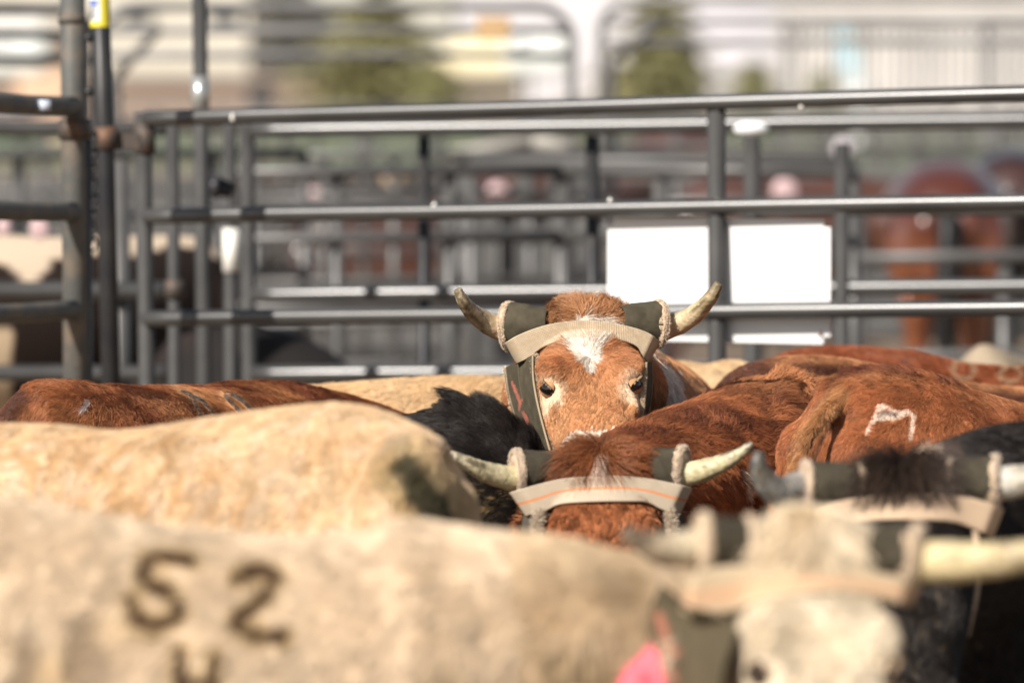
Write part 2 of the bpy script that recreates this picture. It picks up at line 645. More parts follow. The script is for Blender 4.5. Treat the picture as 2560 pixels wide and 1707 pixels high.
def neck_pieces(pts, rad, squash=1.25):
    p = spline([tuple(x) for x in pts], 16)
    r = np.interp(np.linspace(0, 1, 16), np.linspace(0, 1, len(rad)), rad)
    t = norm(np.gradient(p, axis=0))
    up = np.array([0, 0, 1.0])
    rings = []
    th = np.linspace(0, 2 * math.pi, 24, endpoint=False)
    for i in range(16):
        a = np.cross(t[i], up)
        a /= np.linalg.norm(a)
        b = np.cross(a, t[i])
        rings.append(p[i] + r[i] * (np.cos(th)[:, None] * a + squash * np.sin(th)[:, None] * b))
    return rings_to_mesh(rings)


def hidden_head(withers, tan, drop=0.45, reach=0.55, side=0.0):
    """Neck and head let down among the herd, for animals whose head the photograph does not show."""
    w = np.asarray(withers, float)
    t = np.array([tan[0], tan[1], 0.0])
    t /= np.linalg.norm(t)
    l = np.array([-t[1], t[0], 0]) * side
    a = w + np.array([0, 0, -.28]) - t * .12
    b = w + t * reach * .5 + l * .3 + np.array([0, 0, -.22 - drop * .45])
    c = w + t * reach + l + np.array([0, 0, -.2 - drop])
    m = c + t * .20 + np.array([0, 0, -.36])
    out = [neck_pieces([a, b, c], [.20, .15, .10], 1.35)]
    pts = spline([tuple(c - t * .03), tuple((c + m) / 2), tuple(m)], 8)
    out.append(tube(pts, [.08, .105, .105, .095, .08, .068, .062, .045], n=16))
    return out


def build_steer(name, label, parts, colour, voxel=0.012, iters=10, density=350000, length=0.018, lift=0.35, rad=0.00035,
                flow=None, frame=None, head=None, group=None, gloss=False, seed=3, clump=0.012, pull=0.35, wob=0.35, cat='steer',
                length_fn=None, lift_fn=None, zfoot=True, back=-0.3, hue=0.22):
    v, _ = join_np(parts)
    root = empty(name, (float(np.mean(v[:, 0])), float(np.mean(v[:, 1])), 0.0))
    tag(root, label, cat, group)
    me, V, T, N = remesh(parts, voxel, iters)
    me.name = 'body'
    base = colour(V, N)
    off = np.array(root.location)
    me.vertices.foreach_set('co', (V - off).astype(np.float32).ravel())
    a = me.color_attributes.new('coat', 'FLOAT_COLOR', 'POINT')
    sk = base.copy()
    foot = V[:, 2] < 0.065
    sk[foot] = (.03, .025, .02)
    a.data.foreach_set('color', np.concatenate([np.clip(sk, 0, 1), np.ones((len(sk), 1))], 1).astype(np.float32).ravel())
    body = link_mesh('body', me, M_SKIN, root)
    bvh = BVHTree.FromPolygons([Vector(x) for x in V], [tuple(int(k) for k in t) for t in T])
    if density:
        s = sample_skin(V, T, N, density, frame or (-160, 2720, -150, 1860), back, seed)
        if s is not None:
            p, nn = s
            fl = flow(p, nn)
            L = length if length_fn is None else length_fn(p, nn)
            lf = lift if lift_fn is None else lift_fn(p, nn)
            wb = wob(p) if callable(wob) else np.full(len(p), wob)
            pl = pull(p) if callable(pull) else np.full(len(p), pull)
            if not np.isscalar(L):
                keep = L > 0.0005
                p, nn, fl, L, wb, pl = p[keep], nn[keep], fl[keep], L[keep], wb[keep], pl[keep]
                if not np.isscalar(lf): lf = lf[keep]
            pts, r, ch = strands(p, nn, fl, L, lf, rad, seed, clump, pl, wb)
            c = colour(p, nn)
            rr = np.random.default_rng(seed + 2).random(len(p))
            v = 1 + hue * (ch - .5) * 1.2 + hue * (rr - .5) * 1.6 + hue * .6 * vnoise(p, .03, seed + 4)
            c = c * v[:, None]
            curves_obj('coat_hair', pts, r, c, M_HAIR_GLOSS if gloss else M_HAIR, root)
    root['_n'] = 0
    del root['_n']
    return root, body, bvh, V, T, N


def body_flow(direction, down=0.7):
    d = np.array(direction, float)

    def f(p, nn):
        up = np.clip(nn[:, 2], 0, 1)[:, None]
        v = d[None, :] * (0.35 + up) + np.array([0, 0, -1.0])[None, :] * down * (1.2 - up)
        return v + 0.5 * vvec(p, .22, 41)
    return f


def ribbon(name, edge_a, edge_b, n, m, bvh, d0, off, mat, parent, coat_fn, thick=0.003, smooth_n=3, uvs=(1, 1), clip=0.09, side=None):
    """A band of cloth between two edges given as photograph rows, laid on the animal's skin under them."""
    A, B = spline(edge_a, n), spline(edge_b, n)
    px = np.empty((n, m)); py = np.empty((n, m)); dd = np.full((n, m), np.nan)
    hasd = A.shape[1] > 2
    for i in range(n):
        for j in range(m):
            t = j / (m - 1)
            q = A[i] * (1 - t) + B[i] * t
            px[i, j], py[i, j] = q[0], q[1]
            if hasd:
                dd[i, j] = q[2]
                continue
            tgt = P(q[0], q[1], 1.0)
            ray = (tgt - CAM).normalized()
            hit = bvh.ray_cast(CAM, ray, 30)
            if hit[0] is not None:
                h = (hit[0] - CAM).dot(FWD)
                if abs(h - d0) < clip:
                    dd[i, j] = h
    if not hasd:
        for j in range(m):
            c = dd[:, j]
            ok = np.isfinite(c)
            if ok.sum() > 1:
                idx = np.nonzero(ok)[0]
                c2 = np.interp(np.arange(n), idx, c[idx])
                for i in range(n):      # beyond the skin the band bends back round the horn
                    if i < idx[0]: c2[i] = c[idx[0]] + .0025 * (idx[0] - i)
                    if i > idx[-1]: c2[i] = c[idx[-1]] + .0025 * (i - idx[-1])
                dd[:, j] = c2
            else:
                dd[:, j] = d0
        for _ in range(smooth_n):
            dd[1:-1] = (dd[:-2] + dd[1:-1] + dd[2:]) / 3
            if m > 2: dd[:, 1:-1] = (dd[:, :-2] + dd[:, 1:-1] + dd[:, 2:]) / 3
        dd -= off
        if side is not None:
            dd = np.minimum(dd, side)
            for _ in range(14):
                dd[1:-1] = (dd[:-2] + 2 * dd[1:-1] + dd[2:]) / 4
            w = np.linspace(0, 1, n)
            dd += (.030 * np.clip(1 - np.minimum(w, 1 - w) / .10, 0, 1) ** 1.6)[:, None]
    v, uv = [], []
    for i in range(n):
        for j in range(m):
            v.append(tuple(P(px[i, j], py[i, j], dd[i, j])))
            uv.append((i / (n - 1) * uvs[0], j / (m - 1) * uvs[1]))
    f = [(i * m + j, (i + 1) * m + j, (i + 1) * m + j + 1, i * m + j + 1) for i in range(n - 1) for j in range(m - 1)]
    uu = np.array(uv)
    coat = coat_fn(np.array(v), uu[:, 0] / uvs[0], uu[:, 1] / uvs[1], px.ravel(), py.ravel())
    o = mesh_np(name, v, f, mat, parent, coat=coat, uv=uv)
    s = o.modifiers.new('thickness', 'SOLIDIFY')
    s.thickness = thick
    s.offset = 0
    return o, np.array(v).reshape(n, m, 3)


def fuzz(name, pts, n, rad, length, parent, colour=(.72, .58, .43), seed=1, r=0.0004, dirs=None, mat=None):
    """Fleece: short curly fibres round a line of points."""
    rng = np.random.default_rng(seed)
    q = np.asarray(pts, float)
    i = rng.random(n) * (len(q) - 1)
    k = np.minimum(i.astype(int), len(q) - 2)
    u = (i - k)[:, None]
    c = q[k] * (1 - u) + q[k + 1] * u
    d = norm(rng.normal(0, 1, (n, 3)))
    p = c + d * rad * rng.random((n, 1)) ** .5
    e = norm(rng.normal(0, 1, (n, 3)) + d)
    L = length * (.5 + rng.random((n, 1)))
    s = np.stack([p, p + d * L * .5 + e * L * .15, p + d * L * .75 + e * L * .6], 1)
    rr = np.full((n, 3), r) * np.array([1, .9, .5])
    cc = np.array(colour)[None] * (.75 + .4 * rng.random((n, 1)))
    return curves_obj(name, s, rr, cc, mat or M_FLEECE, parent)


def ring_pts(c, axis, r, n=40, e=1.0):
    axis = np.asarray(axis, float)
    axis = axis / np.linalg.norm(axis)
    a = np.cross(axis, (0, 0, 1.0)); a /= np.linalg.norm(a)
    b = np.cross(a, axis)
    th = np.linspace(0, 2 * math.pi, n + 1)
    return np.asarray(c) + r * (np.cos(th)[:, None] * a + e * np.sin(th)[:, None] * b), a, b


def horn_part(parent, pts, radii, base_c, mid_c, tip_c, seed=1):
    """Horn: ringed, flaky keratin with a blunt cut tip."""
    p = spline([tuple(x) for x in pts], 48)
    r = np.interp(np.linspace(0, 1, 48), np.linspace(0, 1, len(radii)), radii)
    v, f = tube(p, r, n=28)
    t = np.repeat(np.linspace(0, 1, 48), 28)
    t = np.concatenate([t, [0, 1]])
    th = np.concatenate([np.tile(np.linspace(0, 2 * math.pi, 28, endpoint=False), 48), [0, 0]])
    cyl = np.stack([np.cos(th) * .02, np.sin(th) * .02, t * .22], 1)
    st = vnoise(cyl, (.006, .006, .05), seed)
    nz = vnoise(v, .012, seed) * .5 + vnoise(v, .005, seed + 1) * .35 + vnoise(v, .03, seed + 3) * .6
    cen = np.vstack([np.repeat(p, 28, 0), p[:1], p[-1:]])
    d = norm(v - cen)
    v = v + d * (nz * .0014 + st * .0006 + vnoise(cyl, (.05, .05, .008), seed + 2) * .0006)[:, None]
    c = mixc(np.tile(np.array(base_c, float), (len(v), 1)), mid_c, smooth(.12, .45, t + .15 * nz))
    c = mixc(c, tip_c, smooth(.5, .95, t + .2 * nz + .1 * st))
    c = mixc(c, (.12, .085, .045), .75 * smooth(.1, .55, st + .4 * nz) * smooth(.2, .6, t + .2 * nz))
    c = mixc(c, (.66, .54, .38), .6 * smooth(.25, .55, vnoise(v, .008, seed + 11)) * smooth(.1, .5, t))
    c = c * (.85 + .18 * vnoise(v, .004, seed + 13) + .10 * vnoise(v, .0015, seed + 14))[:, None]
    return mesh_np('horn', v, f, M_HORN, parent, coat=c, fixn=True)


def cuff_part(parent, inner, outer, r_in, r_out, seed=1, colour=(.088, .075, .050), fleece=(.70, .56, .42), nf=5200, inner_fleece=False, flen=.0034, e=1.0):
    """Canvas sleeve round the horn root, fleece lining rolling out at the open end."""
    inner, outer = np.asarray(inner, float), np.asarray(outer, float)
    pts = np.array([inner + (outer - inner) * t for t in np.linspace(0, 1, 26)])
    rr = np.interp(np.linspace(0, 1, 26), [0, .3, 1], [r_in, (r_in + r_out) / 2 * .98, r_out])
    v, f = tube(pts, rr, n=48, cap=False)
    cen = np.repeat(pts, 48, 0)
    d = v - cen
    v = v + norm(d) * (vnoise(v, (.03, .03, .02), seed) * .0032 + vnoise(v, .009, seed + 2) * .0012)[:, None]
    v = cen + (v - cen) * np.array([1, 1, e])
    t = np.repeat(np.linspace(0, 1, 26), 48)
    c = np.tile(np.array(colour), (len(v), 1)) * (1 + .25 * vnoise(v, .02, seed + 4) + .15 * vnoise(v, .004, seed + 5))[:, None]
    c = mixc(c, (.020, .018, .015), smooth(.005, 0, np.abs(t - .93)) * .8)
    uv = np.stack([np.repeat(np.linspace(0, 1, 26), 48) * 1.0, np.tile(np.linspace(0, 3, 48), 26)], 1)
    o = mesh_np('horn_sleeve', v, f, M_FELT, parent, coat=c, uv=uv)
    s = o.modifiers.new('thickness', 'SOLIDIFY')
    s.thickness = .004
    ax = outer - inner
    ax = ax / np.linalg.norm(ax)
    lo = outer + ax * .006
    q, _, _ = ring_pts(lo, ax, r_out * 1.0, 48)
    q = lo + (q - lo) * np.array([1, 1, e])
    bp = np.array([outer - ax * .005, outer - ax * .001, outer + ax * .003, outer + ax * .007, outer + ax * .009])
    v, f = tube(bp, [r_out * 1.01, r_out + .002, r_out + .003, r_out + .001, r_out - .004], n=64, cap=False)
    v = v + vvec(v, .009, seed) * .0022
    rim = mesh_np('fleece_rim', v, f, M_LINING, o)
    s = rim.modifiers.new('thickness', 'SOLIDIFY')
    s.thickness = .005
    for a in (-.001, .003, .007, .009):
        fuzz('fleece_fibres', q + ax * (a - .006) + norm(q - lo) * (.001 if a < .008 else -.002), nf // 4, .0022, flen * .7, o, fleece, seed + int(a * 1000) + 5)
    # the padded inside closes on the horn
    q2, _, _ = ring_pts(outer - ax * .004, ax, r_out * .55, 40)
    v, f = tube(q2, r_out * .42, n=12)
    mesh_np('padding', v, f, M_LINING, o)
    if inner_fleece:
        q, _, _ = ring_pts(inner, ax, r_in * 1.02, 40)
        v, f = tube(q, .006, n=10)
        mesh_np('inner_rim', v, f, M_LINING, o)
        fuzz('inner_fibres', q, nf // 2, .007, flen * .8, o, fleece, seed + 1)
    return o


def eye_part(H, parent, sx, pos, lid=(.46, .25, .12), open_=0.0):
    """Dark eyeball between two lids; the slit runs down the face, the ball looks out and forward."""
    c = np.array([sx * pos[0], pos[1], pos[2]])
    v, f = ellipsoid((0, 0, 0), (.0185, .0190, .0180), nu=28, nv=18)
    o = mesh_np('eye', H.w(v + c), f, M_EYE, parent, fixn=True)
    out = np.array([sx * .74, .38, .42]); out /= np.linalg.norm(out)
    up = np.array([sx * -.25, -.25, 1.0]); up = up - out * up.dot(out); up /= np.linalg.norm(up)
    ax = np.cross(out, up)
    n1, n2 = 60, 26
    for name, e0, e1, rr in (('upper_lid', .56 + open_, 1.6, .0200), ('lower_lid', -.36 - open_ * .3, -1.5, .0198)):
        vs, cc = [], []
        for i in range(n1):
            g = -1.25 + 2.5 * i / (n1 - 1)                      # along the slit
            k = math.sqrt(max(0, 1 - (g / 1.25) ** 2))
            lo = e0 * k + (-.08 if e0 > 0 else -.12) * (1 - k) - .10 * g * sx * -1
            for j in range(n2):
                e = lo + (e1 - lo) * (j / (n2 - 1))
                d = out * math.cos(e) * math.cos(g) + up * math.sin(e) + ax * math.sin(g) * math.cos(e)
                r = rr + (.0012 if j < 2 else .0) - .0035 * max(0, abs(g) - .8)
                vs.append(d / np.linalg.norm(d) * r)
                cc.append((.05, .025, .02) if j < 2 else ((.40, .18, .12) if j < 4 and e0 < 0 else lid))
        fs = [(i * n2 + j, (i + 1) * n2 + j, (i + 1) * n2 + j + 1, i * n2 + j + 1) for i in range(n1 - 1) for j in range(n2 - 1)]
        q = mesh_np(name, H.w(np.array(vs) + c), fs, M_SKIN, parent, coat=np.array(cc))
        s = q.modifiers.new('t', 'SOLIDIFY')
        s.thickness = .0012
    rng = np.random.default_rng(5)
    n = 70
    g = rng.uniform(-.9, 1.0, n)
    k = np.sqrt(1 - (g / 1.25) ** 2)
    e = .56 * k - .08 * (1 - k)
    base = (out[None] * (np.cos(e) * np.cos(g))[:, None] + up[None] * np.sin(e)[:, None] + ax[None] * (np.sin(g) * np.cos(e))[:, None]) * .0206
    d = norm(out[None] * .9 + up[None] * (.15 + .3 * rng.random((n, 1))) + ax[None] * g[:, None] * .5)
    L = .009 * (.6 + .6 * rng.random((n, 1)))
    s = np.stack([base, base + d * L * .6, base + d * L - up * .003], 1)
    s = np.stack([H.w(s[:, k] + c) for k in range(3)], 1)
    curves_obj('eyelash', s, np.full((n, 3), .0002), np.tile(np.array([[.50, .34, .20]]), (n, 1)), M_HAIR, o)
    return o


# ------------------------------------------------------------------ the setting
def setting():
    # ground: one sheet of dirt reaching the horizon, fine near the pens
    me_v, me_f = [], []
    xs = [-900, -300, -100, -40, -15, -6, 0, 6, 15, 40, 100, 300, 900]
    ys = [-60, -10, 0, 5, 10, 15, 20, 30, 45, 70, 110, 200, 500, 1500]
    for y in ys:
        for x in xs:
            me_v.append((x, y, 0.0))
    nx = len(xs)
    for j in range(len(ys) - 1):
        for i in range(nx - 1):
            a = j * nx + i
            me_f.append((a, a + 1, a + nx + 1, a + nx))
    m = plain('trodden_dirt', (0.26, 0.20, 0.15), rough=0.95, spec=0.1, tint=(0.15, 0.11, 0.08), scale=1.4, bump=0.8, bscale=14)
    tag(mesh_np('ground', me_v, me_f, m, sm=False), kind='structure')
    mg = plain('dry_turf', (0.15, 0.20, 0.12), rough=0.95, spec=0.1, tint=(0.22, 0.24, 0.17), scale=0.5)
    tag(mesh_np('grass_field', [(-60, 92, .004), (60, 92, .004), (60, 124, .004), (-60, 124, .004)], [(0, 1, 2, 3)], mg, sm=False), kind='structure')


setting()


def pipe(name, pts, r, mat, parent, n=14, smooth_pts=0):
    q = spline([tuple(p) for p in pts], smooth_pts) if smooth_pts else np.array([tuple(p) for p in pts])
    v, f = tube(q, r, n=n)
    return mesh_np(name, v, f, mat, parent, fixn=True)


def rail_px(parent, left, right, r, mat=None, bend=None, name='rail', ext=1.0, n=14):
    """A straight rail between two picture rows with their depths; bend: its end curls back onto the post."""
    A, B = P(*left), P(*right)
    B = A + (B - A) * ext
    pts = [A]
    if bend:
        dx = (B - A).normalized()
        pts = [A + Vector((-.012, .045, 0)), A + Vector((-.004, .018, 0)), A + dx * .02 + Vector((0, .004, 0)), A + dx * .05]
    k = 16
    for i in range(1, k + 1):
        pts.append(A + (B - A) * (i / k) * (1.0) + Vector((0, 0, .0007 * math.sin(i * 1.3))))
    return pipe(name, pts, r, mat or M_PIPE, parent, n=n)


def post_px(parent, x0, y0, x1, y1, d, r, mat=None, name='post', n=16):
    mat = M_POST if mat in (None, M_PIPE) else mat
    return pipe(name, [P(x0, y0, d), P((x0 + x1) / 2, (y0 + y1) / 2, d), P(x1, y1, d)], r, mat or M_PIPE, parent, n=n)


def at_ground(x_px, d):
    p = P(x_px, 853, d)
    return Vector((p.x, p.y, 0))


def fence_setup():
    # --- the gate of three long rails in front of everything else
    g = empty('pipe_gate', at_ground(362, 14.6))
    tag(g, 'long grey pipe gate in front of the other fences, hinged at the tall black post', 'gate')
    D0, D1 = 14.55, 13.6
    for (yl, yr) in ((297, 228), (541, 500), (797, 766), (1052, 1030), (1310, 1296), (1560, 1556)):
        rail_px(g, (378, yl, D0), (2760, yr, D1), .0205, bend=True, ext=1.8, n=18)
    post_px(g, 357, 282, 383, 2000, 14.6, .0215)
    def d_at(x): return D0 + (D1 - D0) * (x - 378) / (2760 - 378)
    post_px(g, 1791, 262, 1796, 1900, d_at(1790) + .002, .0225, name='brace')
    post_px(g, 3160, 210, 3166, 1900, 13.42, .0225, name='brace')
    # paint chips on the rails
    for x, y in ((583, 292), (1497, 268), (2003, 262), (1028, 790), (1085, 520), (1525, 508), (1795, 262), (1795, 512)):
        d = d_at(x) - .022
        v, f = ellipsoid(tuple(P(x, y, d)), (.006, .005, .013), nu=10, nv=7)
        v = v + vvec(v, .008, x) * .003
        mesh_np('paint_splash', v, f, M_CHIP, g)
    # hinge
    hx = P(300, 350, 14.4)
    v, f = box_np(P(258, 350, 14.3).x, P(352, 350, 14.3).x, 14.26, 14.32, P(0, 372, 14.3).z, P(0, 333, 14.3).z)
    mesh_np('hinge_plate', v, f, M_RUST, g, sm=False)
    pipe('hinge_sleeve', [P(362, 310, 14.6), P(363, 385, 14.6)], .027, M_RUST, g)
    # --- stout posts on the left
    p = empty('gate_post', at_ground(205, 13.9))
    tag(p, 'stout worn grey post at the left with three rails running off it to the left', 'post')
    pipe('upright', [P(180, -150, 13.9), P(184, 300, 13.9), P(199, 2000, 13.9)], .031, M_PIPE_WORN, p, n=20)
    pipe('painted_shade_strip', [P(206, 350, 13.93), P(216, 2000, 13.93)], .022, M_PIPE_DARK, p, n=16)  # dark pipe added to stand for the upright's shaded side
    v, f = box_np(P(141, 0, 13.9).x, P(226, 0, 13.9).x, P(0, 0, 13.9).y - .0, P(0, 0, 13.9).y + .05, P(0, 348, 13.9).z, P(0, 300, 13.9).z)
    pipe('collar', [P(186, 300, 13.9), P(187, 348, 13.9)], .040, M_RUST, p, n=20)
    pipe('collar', [P(180, 38, 13.9), P(180, 60, 13.9)], .034, M_PIPE_WORN, p, n=20)
    for (y0, y1, r) in ((238, 268, .025), (522, 530, .024), (812, 775, .024), (1090, 1040, .024)):
        rail_px(p, (-420, y0, 12.8), (182, y1, 13.87), r, M_PIPE_WORN)
    for x in (18, 80, 112):
        a = P(x, 262 + (x - 80) * .04, 13.68 - .025)
        v, f = box_np(a.x - .014, a.x + .014, a.y - .004, a.y + .001, a.z - .013, a.z + .012)
        mesh_np('tape', v, f, M_TAPE, p)
    b = empty('tall_black_post', at_ground(285, 14.3))
    tag(b, 'tall black post with a yellow sticker near its top, beside the stout worn post', 'post')
    pipe('upright', [P(246, -150, 14.25), P(262, 330, 14.25), P(302, 2000, 14.25)], .0235, M_PIPE_DARK, b, n=20)
    pipe('collar', [P(264, 318, 14.25), P(268, 375, 14.25)], .030, M_RUST, b)
    # sticker wrapped round the post
    def wrap(name, x0, x1, y0, y1, r, mat, a0, a1):
        c0, c1 = P(x0, y0, 14.25), P(x1, y1, 14.25)
        v, f = [], []
        n = 16
        for q in (c0, c1):
            for i in range(n):
                a = a0 + (a1 - a0) * i / (n - 1)
                v.append((q.x + r * math.sin(a), q.y - r * math.cos(a), q.z))
        f = [(i, i + 1, n + i + 1, n + i) for i in range(n - 1)]
        return mesh_np(name, v, f, mat, b)
    wrap('sticker', 248, 251, -60, 68, .0255, M_YELLOW, -1.7, 1.7)
    wrap('sticker_field', 249, 251, -20, 55, .0262, M_WHITE, -1.2, .1)
    wrap('sticker_heading', 249, 249, 2, 16, .0268, M_BLUE, -1.1, -.1)
    for i in range(4):
        wrap('sticker_print', 249, 249.5, 20 + i * 8, 24.5 + i * 8, .0268, M_INK, -1.0, -.25 - .12 * (i % 2))
    # chain between the posts
    ch = empty('chain', at_ground(232, 14.1))
    tag(ch, 'rusty chain of black links hanging between the two tall posts', 'chain')
    links = []
    for i in range(16):
        c = P(229 + 3 * math.sin(i * .9), 325 + i * 19, 14.02)
        rr = ring_pts(tuple(c), (0, 1, 0) if i % 2 else (1, .3, 0), .011, 14, 1.4)[0]
        links.append(tube(rr, .0036, n=6))
    for i in range(2):
        c = P(222, 95 + i * 135, 14.02)
        links.append(ellipsoid(tuple(c), (.014, .012, .012)))
    for v, f in links:
        mesh_np('link', v, f, M_PIPE_DARK, ch)

    # --- second panel right behind the gate
    g2 = empty('corral_panel', at_ground(620, 16.6))
    tag(g2, 'grey corral panel with bright rail ends just behind the long pipe gate', 'fence panel')
    for (yl, yr) in ((327, 298), (738, 712), (935, 920), (1150, 1140)):
        rail_px(g2, (648, yl, 16.6), (2780, yr, 15.9), .0235, bend=True, ext=1.7, n=16)
    rail_px(g2, (640, 527, 16.6), (2780, 520, 15.9), .022, ext=1.7)
    post_px(g2, 617, 310, 632, 2000, 16.65, .022)
    post_px(g2, 1060, 340, 1062, 2000, 16.55, .018, M_PIPE_DARK)
    post_px(g2, 1480, 340, 1492, 2000, 16.4, .020, M_PIPE_DARK)
    post_px(g2, 1880, 340, 1885, 2000, 16.2, .024)
    post_px(g2, 2105, 360, 2108, 2000, 16.1, .022)
    a = P(1878, 323, 16.0)
    v, f = ellipsoid(tuple(a), (.050, .03, .022), nu=20, nv=10)
    mesh_np('cap', v, f, M_WHITE, g2)
    # posts standing among them on the left
    for k, (x0, y0, x1, d, r, lab, mt) in enumerate((
            (432, 310, 444, 15.4, .0175, 'thin grey post just right of the gate hinge', M_PIPE),
            (497, -150, 524, 15.6, .021, 'tall grey post rising above the gate with a silver sleeve on it', M_PIPE),
            (574, 312, 583, 16.0, .019, 'grey post carrying a short white sleeve between the gate rails', M_PIPE))):
        q = empty('steel_post', at_ground(x0, d))
        tag(q, lab, 'post', 'grey posts behind the pipe gate')
        post_px(q, x0, y0, x1, 2000, d, r, mt, name='upright')
        if k == 1:
            pipe('sleeve', [P(500, 192, d), P(502, 280, d)], r * 1.18, M_WHITE if False else plain('silver_sleeve', (.5, .5, .48), rough=.3, metal=.6), q)
        if k == 2:
            pipe('sleeve', [P(577, 572, d), P(578, 680, d)], r * 1.25, M_CHIP, q)
        if k == 0:
            pipe('clamp', [P(436, 700, d), P(437, 745, d)], r * 1.5, M_RUST, q)
    lk = empty('latch', at_ground(545, 15.8))
    tag(lk, 'black gate latch with a padlock hanging between the grey posts', 'latch')
    v, f = join_np([ellipsoid(tuple(P(540, 470, 15.7)), (.025, .02, .03)), ellipsoid(tuple(P(565, 478, 15.7)), (.02, .015, .02)),
                    tube([tuple(P(525, 440, 15.7)), tuple(P(560, 455, 15.7)), tuple(P(590, 470, 15.7))], .008, n=8)])
    mesh_np('padlock', v, f, M_PIPE_DARK, lk)
    g3 = empty('corral_panel', at_ground(60, 16.8))
    tag(g3, 'grey corral panel crossing behind the stout worn post at the far left', 'fence panel')
    for y0, y1, r in ((320, 322, .024), (725, 728, .028), (931, 934, .024), (1160, 1160, .024)):
        rail_px(g3, (-400, y0, 16.8), (430, y1, 16.8), r, M_PIPE)
    post_px(g3, -60, 300, -60, 2000, 16.85, .024)
    post_px(g3, 300, 400, 302, 2000, 16.85, .030, M_PIPE_FAR)
    # --- white boards hung behind the gate rails
    e = .0205 + .0035
    A, B = P(1520, 548, d_at(1520) + e), P(2077, 552, d_at(2077) + e)
    zt, zb = P(0, 548, 13.95).z, P(0, 858, 13.95).z
    bd = bpy.data.meshes.new('sign_board')
    bm = bmesh.new()
    w, h = math.hypot(B.x - A.x, B.y - A.y), (zt - zb)
    bmesh.ops.create_cube(bm, size=1)
    bmesh.ops.scale(bm, vec=(w, .005, h), verts=bm.verts)
    bmesh.ops.bevel(bm, geom=[q for q in bm.edges if abs(q.verts[0].co.y - q.verts[1].co.y) > .001], offset=.018, segments=4, affect='EDGES')
    bm.to_mesh(bd)
    bm.free()
    o = link_mesh('sign_board', bd, M_WHITE, sm=False)
    o.location = ((A.x + B.x) / 2, (A.y + B.y) / 2, (zt + zb) / 2)
    o.rotation_euler = (0, 0, math.atan2(B.y - A.y, B.x - A.x))
    tag(o, 'blank white board hung behind the gate rails right of the horned steer', 'board')
    d = d_at(2052) + .02
    v, f = ellipsoid(tuple(P(2052, 836, d - .02)), (.005, .003, .010))
    sc = mesh_np('screw', v, f, M_RUST)
    sc.parent = o
    sc.matrix_parent_inverse = o.matrix_basis.inverted()


fence_setup()


# ------------------------------------------------------------------ the herd
RED = np.array((.45, .158, .060))
RED_DK = np.array((.17, .045, .018))
ORANGE = np.array((.50, .240, .105))
GOLD = np.array((.55, .33, .15))
CREAM = np.array((.80, .62, .42))
TAN = np.array((.74, .52, .30))
WHITE = np.array((.68, .60, .51))
BLACK = np.array((.016, .012, .0095))


def tile(c, n): return np.tile(np.asarray(c, float), (n, 1))


